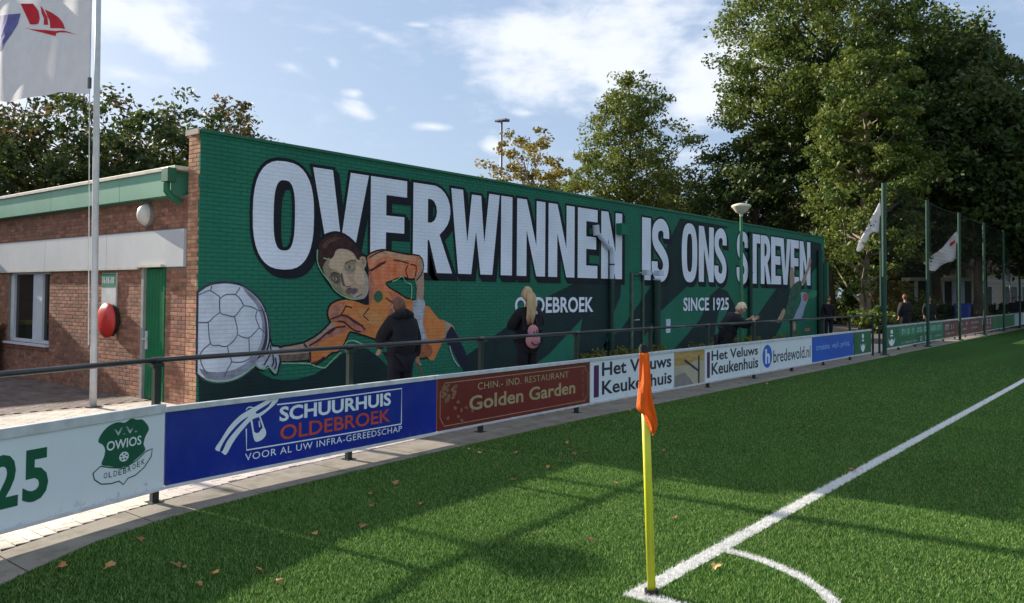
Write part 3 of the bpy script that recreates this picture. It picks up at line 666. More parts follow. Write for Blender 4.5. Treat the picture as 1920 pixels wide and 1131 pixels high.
def rim(lines, o, w_=.02, m=P_rim, name='painted_highlight', lift=.0086):
    mb = MB()
    for k, ln in enumerate(lines): decal(mb, filled([stroke(smooth_loop(px2wall(ln, o), 3, closed=False), w_)]), wallfn, lift+.00015*k)
    return mb.obj(name, m, MW)
rim([[(100, 985), (160, 1010), (250, 1018), (350, 1002), (440, 962), (560, 868)], [(560, 868), (590, 895), (640, 905), (680, 890), (735, 945), (745, 900)]], CB)

# the goalkeeper ---------------------------------------------------------------
P_skin = paint('skin', (.42, .30, .22), var=.25, scale=7, c2=(.30, .21, .14)); P_skindk = paint('skin_shade', (.13, .10, .075), var=.4, scale=9); P_face = paint('face', (.34, .27, .17), scale=8, c2=(.44, .36, .25))
P_or = paint('orange', (.50, .16, .04), scale=5, c2=(.60, .23, .07)); P_orr = paint('orange_red', (.60, .13, .05), scale=7, c2=(.68, .27, .13)); P_pink = paint('fold_pink', (.46, .20, .14), scale=9, c2=(.30, .10, .07)); P_maroon = paint('maroon_line', (.06, .02, .03)); P_hair = paint('hair', (.045, .018, .018), var=.4, scale=9)
P_glove = paint('glove', (.45, .52, .60), scale=8, c2=(.25, .28, .32)); P_navy = paint('sock', (.012, .016, .035)); P_olive = paint('face_shade', (.12, .12, .08), scale=9, c2=(.20, .19, .13)); P_emb = paint('badge', (.03, .12, .06)); P_eye = paint('eye', (.05, .07, .09)); P_eyel = paint('eye_light', (.45, .50, .55))
torso = [(618, 575), (628, 567), (648, 562), (672, 567), (690, 572), (692, 540), (690, 500), (688, 482), (700, 474), (716, 470), (730, 472), (762, 478), (785, 481), (792, 493), (791, 505), (779, 520), (768, 522), (752, 518), (735, 525), (722, 530), (728, 540), (745, 550), (760, 560), (785, 566), (800, 575), (808, 600), (812, 640), (806, 668), (770, 668), (729, 648), (700, 634), (670, 624), (640, 616), (622, 605), (615, 590)]
sleeve = [(582, 643), (590, 639), (605, 630), (616, 622), (632, 613), (650, 612), (665, 610), (652, 625), (645, 642), (634, 658), (622, 660), (612, 668), (600, 677), (588, 683), (580, 680), (580, 665)]
farm = [(522, 654), (545, 649), (565, 645), (571, 643), (588, 634), (602, 624), (616, 610), (626, 600), (634, 602), (634, 612), (620, 625), (604, 636), (587, 648), (578, 658), (579, 672), (560, 675), (524, 676)]
hand = [(506, 641), (509, 650), (522, 651), (524, 662), (524, 674), (521, 688), (518, 700), (512, 699), (506, 690), (501, 685), (495, 692), (488, 692), (481, 688), (479, 678), (488, 670), (498, 664), (503, 652)]
head = [(190, 330), (200, 240), (260, 150), (330, 115), (400, 105), (480, 130), (560, 190), (620, 260), (655, 330), (700, 350), (712, 420), (695, 480), (725, 540), (742, 620), (738, 720), (700, 785), (640, 810), (590, 808), (530, 790), (440, 742), (370, 680), (310, 600), (260, 520), (215, 430)]
Z0 = .0050
A = lambda pts, o=(0, 0, 1), k=2: smooth_loop(px2wall(pts, o), k)
for nm, pts, o in (('painted_outline', torso, (0, 0, 1)), ('painted_outline', sleeve, (0, 0, 1)), ('painted_outline', farm, (0, 0, 1)), ('painted_outline', hand, (0, 0, 1)), ('painted_outline', head, CT)):
    shape(nm, [A(pts, o)], P_black, Z0, .03 if o == (0, 0, 1) else .045); Z0 += .00015
Z0 = .0060
def lay_(name, pts, m, o=(0, 0, 1), off=0.0):
    global Z0
    Z0 += .0002; return shape(name, [A(pts, o)], m, Z0, off)
lay_('painted_thigh', [(826, 600), (840, 605), (850, 612), (852, 624), (846, 632), (832, 634), (822, 622)], P_skin)
lay_('painted_sock', [(845, 612), (853, 622), (862, 640), (872, 660), (879, 688), (868, 692), (856, 672), (846, 652), (834, 636)], P_navy)
lay_('painted_shorts', [(796, 572), (812, 586), (822, 598), (833, 604), (831, 636), (820, 660), (812, 676), (800, 668), (792, 630)], P_or)
lay_('painted_forearm', farm, P_skin); lay_('painted_forearm_shade', [(524, 666), (548, 665), (578, 662), (579, 673), (560, 676), (524, 677)], P_skindk)
lay_('painted_glove', hand, P_glove); lay_('painted_sleeve', sleeve, P_or)
lay_('painted_jersey', torso, P_or)
lay_('painted_shoulder', [(690, 560), (692, 520), (689, 484), (700, 475), (716, 471), (730, 473), (762, 479), (783, 482), (790, 494), (788, 506), (778, 518), (766, 521), (750, 517), (733, 524), (721, 530), (728, 541), (745, 551), (762, 562), (745, 560), (725, 548), (708, 540), (702, 556)], P_orr)
lay_('painted_fold', [(618, 578), (632, 570), (648, 566), (640, 578), (636, 590), (655, 594), (672, 604), (690, 622), (676, 622), (655, 610), (640, 604), (622, 604)], P_pink)
lay_('painted_fold', [(590, 640), (612, 626), (634, 616), (655, 612), (640, 626), (620, 632), (600, 642), (588, 654)], P_pink)
lay_('painted_fold', [(700, 475), (716, 471), (735, 473), (762, 479), (780, 484), (770, 489), (740, 484), (715, 482), (700, 492), (692, 486)], paint('orange_light', (.55, .30, .18), var=.2, scale=8))
lay_('painted_fold', [(728, 590), (735, 560), (726, 545), (740, 556), (748, 580), (742, 610), (736, 640), (724, 630)], P_pink)
lay_('painted_arm', [(778, 486), (791, 492), (794, 520), (793, 563), (780, 563), (781, 540), (777, 522), (788, 506)], P_skin)
lay_('painted_glove', [(774, 564), (794, 562), (796, 580), (792, 605), (802, 645), (794, 656), (783, 625), (775, 590)], P_glove)
lay_('painted_neck', [(640, 812), (700, 770), (722, 560), (745, 620), (752, 850), (690, 832)], P_black, CT)
F_l = paint('face_light', (.58, .43, .30), scale=9, c2=(.50, .36, .24)); F_m = paint('face_mid', (.40, .29, .19), scale=11, c2=(.48, .35, .24)); F_o = paint('face_olive', (.22, .19, .12), scale=12, c2=(.31, .25, .17)); F_d = paint('face_dark', (.085, .075, .055), scale=14, c2=(.15, .12, .09)); F_g = paint('face_grey', (.33, .30, .26), scale=12, c2=(.42, .38, .34)); F_r = paint('lip_mauve', (.16, .09, .12), scale=14)
for nm, pts, m in (
 ('painted_face', [(370, 290), (400, 262), (500, 262), (590, 310), (640, 370), (700, 352), (710, 420), (690, 480), (722, 540), (738, 620), (732, 720), (690, 790), (600, 802), (540, 790), (450, 742), (380, 680), (320, 600), (270, 520), (250, 440), (290, 390), (350, 350)], F_m),
 ('painted_face_shade', [(250, 440), (290, 395), (320, 400), (330, 470), (400, 500), (440, 540), (450, 600), (440, 660), (480, 700), (540, 730), (600, 790), (520, 778), (440, 735), (370, 670), (310, 590), (262, 510)], F_o),
 ('painted_forehead', [(380, 300), (410, 272), (500, 272), (560, 320), (590, 370), (560, 385), (500, 400), (470, 440), (455, 500), (440, 530), (400, 490), (340, 470), (310, 430), (345, 370)], F_l),
 ('painted_cheek', [(590, 440), (640, 450), (680, 500), (705, 570), (690, 640), (640, 650), (600, 610), (580, 560), (600, 500)], F_l),
 ('painted_face_shade', [(690, 500), (722, 545), (736, 620), (728, 720), (688, 786), (655, 792), (690, 720), (704, 620), (690, 550)], F_g),
 ('painted_nose', [(455, 520), (480, 500), (510, 560), (540, 610), (556, 640), (530, 665), (490, 660), (470, 610)], F_l),
 ('painted_nose_shade', [(440, 530), (458, 530), (474, 600), (486, 655), (468, 660), (448, 610)], F_d),
 ('painted_face_shade', [(485, 425), (520, 395), (565, 390), (600, 410), (592, 430), (600, 470), (575, 512), (530, 520), (500, 500), (480, 470)], F_o),
 ('painted_face_shade', [(330, 540), (360, 515), (410, 535), (432, 580), (425, 630), (380, 630), (340, 590)], F_d),
 ('painted_chin', [(560, 760), (610, 745), (660, 740), (680, 760), (655, 792), (600, 800)], F_g),
 ('painted_face_shade', [(500, 690), (540, 672), (560, 690), (545, 740), (520, 750), (495, 725)], F_d),
 ('painted_hair', [(188, 330), (200, 240), (260, 150), (330, 113), (400, 103), (480, 128), (560, 188), (620, 258), (668, 340), (640, 380), (612, 370), (578, 312), (520, 275), (430, 262), (385, 290), (368, 340), (330, 372), (290, 385), (262, 430), (240, 470), (212, 430)], P_hair),
 ('painted_hair_light', [(240, 240), (300, 165), (380, 140), (440, 150), (400, 170), (330, 200), (280, 260)], paint('hair_light', (.10, .045, .04), var=.3, scale=12)),
 ('painted_ear', [(642, 355), (690, 347), (712, 390), (705, 450), (682, 472), (658, 430)], F_m), ('painted_ear_shade', [(664, 372), (686, 370), (696, 400), (688, 436), (672, 430)], F_o),
 ('painted_eye', [(498, 452), (525, 436), (560, 438), (578, 456), (560, 474), (520, 476)], F_g), ('painted_eye', [(520, 440), (545, 440), (550, 470), (526, 476), (514, 460)], F_d),
 ('painted_eye', [(350, 570), (375, 560), (400, 574), (396, 596), (370, 600)], F_g), ('painted_eye', [(362, 566), (384, 566), (388, 592), (368, 596)], F_d),
 ('painted_mouth', [(545, 705), (575, 678), (600, 685), (624, 694), (612, 725), (580, 748), (552, 735)], F_r), ('painted_mouth', [(560, 712), (590, 698), (612, 702), (585, 716)], F_d)):
    lay_(nm, pts, m, CT)
lay_('painted_jersey_shade', [(700, 634), (729, 622), (760, 628), (790, 640), (808, 650), (806, 668), (770, 668), (729, 648)], paint('orange_brown', (.24, .085, .04), scale=8, c2=(.36, .13, .06)))
lay_('painted_jersey_shade', [(690, 500), (697, 520), (700, 548), (696, 560), (691, 572)], P_pink)
lay_('painted_jersey_light', [(668, 578), (690, 582), (712, 590), (716, 608), (700, 612), (680, 600)], paint('orange_gold', (.52, .24, .08), scale=6))
lay_('painted_badge', [(840, 705), (872, 725), (887, 770), (868, 815), (830, 832), (800, 805), (790, 765), (810, 725)], P_emb, CT)
def lines(lst, o, w_, m, name): return rim(lst, o, w_, m, name, Z0+.0006)
lines([[(740, 890), (712, 930), (680, 970), (710, 1000), (735, 1025)], [(440, 970), (520, 985), (590, 1030), (650, 1070), (700, 1125)], [(330, 1010), (400, 985), (440, 970)], [(500, 860), (470, 920), (440, 965)], [(480, 880), (520, 875), (560, 890)], [(920, 780), (960, 815), (1020, 835)],
       [(730, 500), (800, 465), (860, 420), (920, 400)], [(760, 500), (840, 450), (910, 410)], [(1000, 380), (1100, 400), (1160, 420)], [(1150, 440), (1130, 500), (1160, 590)], [(740, 360), (820, 310), (900, 285)], [(1240, 600), (1290, 540), (1320, 470)], [(1180, 430), (1240, 450), (1230, 560)]], CT, .022, P_maroon, 'painted_folds')
lines([[(630, 455), (660, 500), (690, 545)], [(715, 500), (712, 600), (715, 700)], [(700, 480), (820, 410), (960, 290), (1060, 240), (1180, 230)], [(1120, 80), (1200, 90), (1260, 140), (1340, 190), (1414, 225)], [(1080, 160), (1160, 170), (1230, 230), (1300, 280), (1380, 300)], [(940, 330), (1040, 260)], [(720, 720), (820, 690), (900, 630)]], CAO, .03, P_maroon, 'painted_folds')
lines([[(180, 470), (190, 560), (150, 650), (100, 740)], [(215, 600), (225, 700), (200, 760)], [(250, 640), (260, 740), (235, 800)], [(300, 600), (315, 690), (290, 790)]], CAO, .022, P_navy, 'glove_lines')
lines([[(485, 428), (520, 396), (570, 386), (604, 400)], [(335, 545), (365, 512), (415, 530), (436, 560)], [(486, 655), (510, 668), (545, 655)], [(600, 780), (640, 760), (670, 740)]], CT, .013, P_hair, 'painted_features')
rim([[(192, 270), (192, 400), (240, 510), (320, 610), (370, 690), (450, 755), (560, 798), (630, 795)], [(985, 610), (1040, 590), (1090, 555), (1130, 620), (1190, 650), (1185, 800)], [(255, 360), (290, 372), (320, 365)]], CT, .02, lift=Z0+.0010)
rim([[(330, 715), (500, 715), (690, 720), (790, 755), (900, 775), (960, 720), (1110, 570)], [(1160, 500), (1200, 430), (1290, 415), (1414, 470)]], CAO, .022, lift=Z0+.0010)
rim([[(1140, 700), (1160, 780), (1190, 840), (1225, 880)]], (600, 500, 4.71), .025, P_glove, 'sock_stripe', Z0+.0012)
# second player at the far end
P_kit = paint('green_kit', (.02, .07, .045), scale=6, c2=(.05, .13, .09)); P_lg = paint('kit_light', (.28, .36, .46), scale=6)
for nm, pts, m in (('painted_leg', [(505, 290), (545, 265), (560, 470), (525, 545), (505, 460)], P_skin), ('painted_leg', [(640, 440), (680, 330), (715, 260), (735, 150), (755, 165), (745, 250), (705, 350), (680, 450)], P_skin),
                   ('painted_kit', [(520, 500), (560, 450), (630, 415), (645, 480), (610, 560), (600, 620), (570, 700), (540, 860), (450, 860), (440, 800), (470, 700), (490, 590)], P_kit),
                   ('painted_arm', [(425, 745), (450, 770), (430, 840), (385, 905), (345, 900), (385, 820)], P_skin), ('painted_shirt', [(630, 560), (700, 560), (722, 620), (700, 680), (670, 760), (640, 860), (560, 890), (545, 865), (600, 740), (635, 650)], P_lg),
                   ('painted_face', [(668, 565), (715, 580), (722, 625), (690, 665), (660, 640)], P_pink), ('painted_cap', [(715, 565), (770, 535), (815, 530), (825, 560), (815, 600), (750, 640), (718, 610)], paint('cap_green', (.03, .22, .12))),
                   ('painted_boot', [(830, 400), (845, 400), (850, 600), (835, 610), (822, 500)], P_maroon), ('painted_leg', [(535, 905), (565, 905), (575, 980), (545, 1010)], P_skin), ('painted_glove', [(680, 985), (740, 975), (730, 1010), (680, 1015)], P_pink)):
    lay_(nm, pts, m, CP5)

# pipes, door and lamp fixtures on the mural wall
M_pipe = mat('pipe_paint_green', (.006, .035, .025), .5, var=.15); M_pipew = mat('pipe_paint_white', (.46, .52, .62), .6, var=.1)
def ypos(px, py=560): return on_x(px, py, WX).y
def downpipe(y, ztop, label, r=.055, white=None):
    e = empty('downpipe', (WX+.08, y, 0), label=label, cat='downpipe', group='downpipes on the green mural wall')
    b = MB()
    b.tube([(0, 0, .05), (0, 0, ztop if not white else ZB)], r, n=10); b.obj('pipe', M_pipe, e, smooth=False)
    if white: MB().tube([(0, 0, ZB), (0, 0, ztop)], r, n=10).obj('painted_pipe', M_pipew, e)
    for z in (.5, 1.4, min(2.4, ztop-.2)): MB().tube([(0, 0, z), (0, 0, z+.03)], r+.012, n=10).box(-.08, 0, -.02, .02, z, z+.03).obj('bracket', M_pipe, e)
    return e
e = downpipe(ypos(1142), 2.72, 'dark downpipe with a white swan-neck crossing the last N of the first word', .06, True)
MB().tube([(0, 0, 2.7), (0, -.05, 2.80), (-.01, -.28, 2.92), (-.01, -.5, 3.05), (-.01, -.72, 3.22)], .055, n=10).tube([(0, -.70, 3.1), (0, -.74, 3.34)], .085, n=10).obj('swan_neck', M_pipew, e)
MB().box(-.08, .10, .30, .62, 3.18, 3.46).obj('overflow_box', M_green, e)
e = downpipe(ypos(1226.5), 2.10, 'dark downpipe ending in the S of the short word', .11, True)
e = downpipe(ypos(1403), 3.75, 'green downpipe right beside the saucer lamp post', .07)
e = downpipe(ypos(1533), 3.45, 'dark downpipe nearest to the far end of the green wall', .11)
yd0, yd1 = ypos(1183), ypos(1203)
DD = empty('painted_door', (WX, yd0, 0), label='flush steel door painted over in mural green below the letter I', cat='door')
def P_(x0, x1, y0, y1, z0, z1, nm, m, par=DD): return MB().box(x0, x1, y0-yd0, y1-yd0, z0, z1).obj(nm, m, par)
M_fr = mat('door_frame_worn', (.06, .10, .07), .6, var=.3, scale=7)
P_(.001, .05, yd0-.05, yd0+.05, 0, 2.24, 'door_frame', M_fr); P_(.001, .05, yd0+.052, yd1-.002, 2.18, 2.24, 'door_frame', M_fr); P_(.001, .05, yd1, yd1+.06, 0, 2.24, 'door_frame', M_fr)
b = MB().box(.05, .09, .1, .14, 1.0, 1.03).tube([(.05, .12, 1.02), (.10, .12, 1.02), (.10, .26, 1.02)], .012); b.obj('handle', M_alu, DD)
for k, px in enumerate((1199, 1222)):
    e = empty('flood_lamp', (WX, ypos(px, 495), 2.24), label=('white flood lamp over the painted door, left of the short word gap' if k == 0 else 'white flood lamp fixed against the letter S above the thick downpipe'), cat='lamp', group='flood lamps on the mural wall')
    MB().box(.14, .30, -.12, .12, -.06, .08).obj('lamp_housing', M_pipew, e, bev=.01)
    MB().tube([(0, 0, 0), (.15, 0, 0)], .02).obj('arm', M_pipew, e)
# flat green steel frame closing the far end
EP = box('end_post', mat('end_post_green', (.03, .16, .09), .5, var=.1), WX+.02, WX+.16, WY1-.12, WY1+.02, 0, 3.0); tag(EP, 'pale green square post at the far end of the mural wall', 'post')
NM = box('house_number', M_pipew, WX+.004, WX+.02, ypos(1252)-.12, ypos(1252)+.12, .62, 1.0); tag(NM, 'small pale plate low on the green wall right of the thick downpipe', 'plate')

# ------------------------------------------------------------------ barrier with rail
M_post = mat('barrier_green', (.010, .022, .016), .45, var=.2, scale=9, spec=.45)
M_rail = mat('barrier_rail', (.045, .048, .05), .38, metal=.3, var=.2, scale=7, spec=.5)
posts_y = [-.6, 1.27]+[3.28+2.085*k for k in range(11)]
def barrier(ys, name_label, X=None, h=1.14):
    e = empty('barrier', (0, 0, 0), label=name_label, cat='barrier')
    px_ = lambda y: X if X is not None else curve_x(PE, y)
    for i, y in enumerate(ys):
        x = px_(y); MB().box(-.024, .024, -.027, .027, 0, h-.02).box(-.055, .055, -.055, .055, .010, .022).obj('post', M_post, e).location = (x-.055, y, 0)
        MB().box(-.032, .032, -.045, .045, h-.075, h-.045).obj('bracket', M_post, e).location = (x-.055, y, .02)
    for i in range(len(ys)-1):
        a, b_ = ys[i], ys[i+1]
        MB().tube([(px_(a)-.055, a+.003, h), (px_(b_)-.055, b_-.003, h)], .0215, n=12).obj('rail', M_rail, e, smooth=True)
        MB().tube([(px_(b_)-.055, b_-.05, h), (px_(b_)-.055, b_+.05, h)], .0255, n=12).obj('rail_sleeve', M_rail, e)
    return e
barrier(posts_y, 'dark green pitch barrier with a single round top rail in front of the mural wall')
barrier([25.15+2.1*k for k in range(16)], 'low dark green barrier carrying the far boards beyond the ball stop fence', X=-6.6, h=.80)

# ------------------------------------------------------------------ advertising boards
M_bw = mat('board_white', (.68, .76, .80), .38, var=.03, scale=1.2, dirt=(2.2, .25, (.55, .62, .64)), spec=.5, splash=.6)
M_bb = mat('board_blue', (.004, .020, .27), .3, var=.12, scale=1, spec=.5, dirt=(4, .35, (.03, .06, .30)), splash=.5)
M_br = mat('board_maroon', (.15, .016, .014), .35, var=.12, scale=1.5, spec=.45, dirt=(4, .3, (.20, .05, .04)), splash=.5)
M_lb = mat('board_bright_blue', (.006, .085, .50), .35, var=.12, scale=1.2, spec=.45)
M_gn = mat('board_green', (.006, .12, .045), .4, var=.15, scale=1, spec=.4)
M_brn = mat('board_brown', (.13, .035, .03), .5, var=.2)
M_iw = mat('ink_white', (.70, .78, .84), .5, var=.05); M_ig = mat('ink_green', (.004, .095, .045), .5, var=.1); M_ik = mat('ink_black', (.018, .022, .035), .5, var=.1)
M_ir = mat('ink_red', (.52, .065, .03), .5, var=.15, scale=8); M_igo = mat('ink_gold', (.36, .30, .15), .45, var=.12, scale=8); M_igd = mat('ink_gold_dim', (.22, .11, .055), .5, var=.3, scale=14)
M_ip = mat('ink_purple', (.07, .012, .09), .5); M_ib = mat('ink_blue', (.01, .11, .52), .4); M_isk = mat('ink_pale_blue', (.22, .42, .80), .5)
BZ0, BZ1 = .125, .735
def board(p0, p1, label, mface, z0=BZ0, z1=BZ1, top=.045, name='advertising_board'):
    """board between two ground points, face turned to the pitch; returns (root, fn(u, v) on the face, length, height)"""
    d = Vector((p1[0]-p0[0], p1[1]-p0[1], 0)); ln = d.length; d.normalize(); nrm = Vector((d.y, -d.x, 0))
    o = empty(name, (p0[0], p0[1], 0), label=label, cat='advertising board', group='advertising boards along the pitch barrier')
    O = Vector((0, 0, 0))
    def P(u, v, l): return tuple(O+d*u+Vector((0, 0, z0+v))+nrm*(.020+l))
    def bx(u0, u1, v0, v1, l0, l1, nm, m, bev=0):
        vs = [P(u, v, l) for l in (l0, l1) for v in (v0, v1) for u in (u0, u1)]
        return MB().add(vs, [(0, 2, 3, 1), (4, 5, 7, 6), (0, 1, 5, 4), (2, 6, 7, 3), (0, 4, 6, 2), (1, 3, 7, 5)]).obj(nm, m, o, bev=bev)
    h = z1-z0
    bx(.004, ln-.004, .015, h-.012, -.018, 0, 'panel', mface)
    bx(.001, ln-.001, h-.012, h-.012+top, -.035, .014, 'top_frame', M_alu, .004); bx(.001, ln-.001, -.012, .0145, -.03, .012, 'bottom_frame', M_alu, .003)
    return o, (lambda u, v, l: P(u, v, .0012+l)), ln, h
def put(root, name, m, items, fn, **kw):
    if 'letter' in name or 'unread' in name or 'ornament' in name or 'lines' in name or 'brush' in name: kw['kind'] = 'stuff'
    mb = MB()
    for i, it in enumerate(items):
        vf, du, dv = it[:3]; decal(mb, vf, fn, (it[3] if len(it) > 3 else 0)+.0001*i, du=du, dv=dv)
    return mb.obj(name, m, root, **kw)
def T(s, w, h, off=.0, sp=1.0): return text2d(s, 1, off, width=w, height=h, spacing=sp)
def rect(u0, u1, v0, v1): return [(u0, v0), (u1, v0), (u1, v1), (u0, v1)]
def pe(y, f=0): return (curve_x(PE, y)-.0, y)
def joint(px, py):
    y = 5.0
    for _ in range(20): y = on_x(px, py, curve_x(PE, y)+.03).y
    return y
J = [joint(314, 835), joint(820, 755), joint(1107, 715), joint(1265, 695), joint(1322, 684), joint(1426.5, 668), joint(1523, 656), joint(1602, 646), joint(1635, 641)]
# 1925 board with the club shield
o, fn, ln, h = board((-5.72, 1.27), (-6.275, J[0]-.012), 'white board with a green number 25 and the green club shield', M_bw, top=.07)
# map picture x on this board -> u
def u_on(px, py, p0, p1, z):
    d0 = ray(px, py); n_ = Vector((p1[1]-p0[1], -(p1[0]-p0[0]), 0)).normalized(); t = (Vector((p0[0], p0[1], 0))-Vector((0, 0, 0))).dot(n_)/Vector((d0.x, d0.y, 0)).dot(n_)
    q = EYE+d0*t; dd = Vector((p1[0]-p0[0], p1[1]-p0[1], 0)).normalized(); return (Vector((q.x-p0[0], q.y-p0[1], 0))).dot(dd), q.z
B0a, B0b = (-5.72, 1.27), (-6.275, J[0]-.012)
ua, za = u_on(38, 920, B0a, B0b, 0); ub, zb = u_on(88, 840, B0a, B0b, 0); uc, _ = u_on(30, 880, B0a, B0b, 0)
zlo = u_on(60, 940, B0a, B0b, 0)[1]-BZ0; zhi = u_on(60, 842, B0a, B0b, 0)[1]-BZ0
wd = ub-ua
put(o, 'number', M_ig, [(T('2', wd, zhi-zlo, .032), ua-wd-.03, zlo), (T('5', wd, zhi-zlo, .032), ua, zlo)], fn)
# shield
cu_, _ = u_on(229, 845, B0a, B0b, 0); hw = (u_on(285, 840, B0a, B0b, 0)[0]-u_on(172, 850, B0a, B0b, 0)[0])/2
ztop = u_on(235, 786, B0a, B0b, 0)[1]-BZ0; zbot = u_on(228, 908, B0a, B0b, 0)[1]-BZ0; H_ = ztop-zbot
sq = lambda L_: [(cu_+x*hw, zbot+y*H_) for x, y in L_]
sh_ = smooth_loop(sq([(-.22, .98), (0, .955), (.22, 1.0), (.40, .97), (.62, .95), (.84, .80), (.72, .68), (.66, .56), (.72, .46), (.45, .36), (.2, .29), (0, .27), (-.2, .28), (-.45, .33), (-.72, .38), (-.64, .50), (-.62, .60), (-.70, .68), (-.84, .74), (-.72, .86), (-.50, .95)]), 3)
put(o, 'shield', M_ig, [(filled([sh_]), 0, 0)], fn)
ban = sq([(-.98, .28), (-.75, .36), (-.45, .31), (0, .25), (.45, .33), (.74, .44), (.97, .46), (.94, .34), (.70, .19), (.40, .10), (.15, .08), (0, .0), (-.15, .07), (-.40, .06), (-.72, .09), (-.93, .18)])
put(o, 'banner_outline', M_ig, [(filled([stroke(ban+[ban[0]], .009)]), 0, 0, .0006)], fn)
put(o, 'shield_lettering', M_bw, [(T('V.V.', hw*.78, H_*.12, .02), cu_-hw*.36, zbot+H_*.77), (T('OWIOS', hw*1.15, H_*.145, .016), cu_-hw*.57, zbot+H_*.565), (filled([[(cu_+.16*hw*math.cos(t), zbot+H_*.43+.066*H_*math.sin(t)*1.15) for t in [2*math.pi*k/14 for k in range(14)]]]), 0, 0)], fn)
put(o, 'banner_lettering', M_ig, [(T(c_, hw*.11, H_*.085, .004), cu_+hw*(-.64+.155*k), zbot+H_*(.125+.010*k+.0045*abs(k-4)**1.5)) for k, c_ in enumerate('OLDEBROEK')], fn)
for k in range(5):
    a = 2*math.pi*k/5+.3; put(o, 'ball_patch', M_ig, [(filled([[(cu_+hw*.09*math.cos(a)+.022*hw*2*math.cos(t), zbot+H_*.43+H_*.042*math.sin(a)+.012*H_*2*math.sin(t)*.6) for t in [2*math.pi*j/5 for j in range(5)]]]), 0, 0, .0012)], fn)
# further panel round the bend
o, fn, ln, h = board((-3.98, -.62), (-5.705, 1.255), 'plain white board at the bend of the barrier, beyond the left border', M_bw, top=.07)

# blue tool shop board
BL = [(3.455, 6.68)]
def line_board(y0, y1, label, m, **kw):
    xs = -6.285 if y0 < 4 else curve_x(PE, y0)+.005
    return board((xs, y0), (curve_x(PE, y1)+.005 if y1 < 20 else -6.515, y1), label, m, **kw)
def umap(y0, p0=None):
    return lambda px, py: (on_x(px, py, curve_x(PE, on_x(px, py, -6.45).y)+.03).y-y0, on_x(px, py, curve_x(PE, on_x(px, py, -6.45).y)+.03).z-BZ0)
o, fn, ln, h = line_board(J[0], J[1]-.008, 'deep blue board with white and red tool shop lettering in a frame', M_bb)
um = umap(J[0])
S8 = lambda x, y: um(300+x/3.4286, 600+y/3.4286)       # coordinates read in an enlarged crop
def poly8(L_): return [S8(*p) for p in L_]
put(o, 'frame_lines', M_iw, [(filled([stroke(poly8([(755, 545), (1050, 510), (1553, 440), (1550, 668)]), .012)]), 0, 0), (filled([stroke(poly8([(560, 700), (562, 838), (900, 780), (1200, 728), (1550, 668)]), .012)]), 0, 0, .0004)], fn)
# picture mark: a curved arm crossed by a bucket
put(o, 'logo', M_iw, [(filled([smooth_loop(poly8([(362, 832), (400, 770), (450, 690), (510, 625), (560, 590), (640, 545), (700, 510), (740, 490), (765, 510), (740, 545), (690, 590), (650, 620), (600, 640), (560, 680), (510, 740), (470, 800), (432, 868), (400, 850)]), 3),
    smooth_loop(poly8([(392, 838), (430, 765), (480, 700), (530, 650), (575, 622), (540, 660), (490, 715), (440, 780), (410, 845)]), 3), smooth_loop(poly8([(620, 592), (660, 565), (700, 540), (725, 520), (700, 560), (660, 590), (630, 605)]), 2)]), 0, 0),
    (filled([smooth_loop(poly8([(585, 640), (600, 650), (610, 720), (640, 725), (665, 690), (682, 705), (684, 740), (660, 770), (620, 785), (604, 750), (596, 700)]), 2)]), 0, 0, .0003),
    (filled([stroke(poly8([(645, 620), (655, 650), (672, 700)]), .016)]), 0, 0, .0006), (filled([stroke(smooth_loop(poly8([(558, 580), (575, 562), (605, 565)]), 3, False), .010)]), 0, 0, .0008), (filled([stroke(poly8([(640, 650), (645, 690)]), .012)]), 0, 0, .0010)], fn)
def put_text(root, nm, m, s, pbl, pbr, ptl, fn, um, off=.0, sp=1.0):
    """text whose base runs from picture point pbl to pbr, cap height to ptl"""
    a = um(*pbl); b_ = um(*pbr); c_ = um(*ptl)
    return put(root, nm, m, [(T(s, b_[0]-a[0], c_[1]-a[1], off, sp), a[0], a[1])], fn)
c8 = lambda x, y: (300+x/3.4286, 600+y/3.4286)
put_text(o, 'lettering', M_iw, 'SCHUURHUIS', c8(770, 656), c8(1482, 558), c8(772, 560), fn, um, .03)
put_text(o, 'red_lettering', M_ir, 'OLDEBROEK', c8(775, 776), c8(1478, 668), c8(775, 680), fn, um, .012)
put_text(o, 'small_lettering', M_iw, 'VOOR AL UW INFRA-GEREEDSCHAP', c8(552, 908), c8(1553, 718), c8(552, 862), fn, um, .0, 1.1)
# maroon restaurant board
o, fn, ln, h = line_board(J[1], J[2]-.008, 'dark red restaurant board with gold lettering and corner ornament', M_br)
um = umap(J[1]); c9 = lambda x, y: (800+x/3.77, 560+y/3.77); U9 = lambda L_: [um(*c9(*p)) for p in L_]
put(o, 'border_line', M_igo, [(filled([stroke([(.11, .07), (.11, .075)]+[(.05, .16), (.05, .44), (.11, .52), (.13, .545), (ln-.13, .545), (ln-.11, .50), (ln-.05, .45), (ln-.05, .14), (ln-.11, .09), (ln-.13, .06), (.11, .06)], .008)]), 0, 0)], fn)
rr = random.Random(4); orn = []
for k in range(34):
    a, b_ = rr.uniform(.08, .62), rr.uniform(.08, .50)
    if k < 12: a, b_ = rr.uniform(.09, .34), rr.uniform(.36, .52)
    if (a > .38 and b_ > .3): continue
    orn.append((filled([smooth_loop([(a+rr.uniform(.018, .04)*math.cos(t), b_+rr.uniform(.015, .032)*math.sin(t)) for t in [2*math.pi*j/7 for j in range(7)]], 2)]), 0, 0, .0001*k))
put(o, 'flower_ornament', M_igd, orn, fn)
put_text(o, 'lettering', M_igd if False else M_igo, 'CHIN.- IND. RESTAURANT', c9(358, 645), c9(1003, 558), c9(358, 595), fn, um, .0, 1.05)
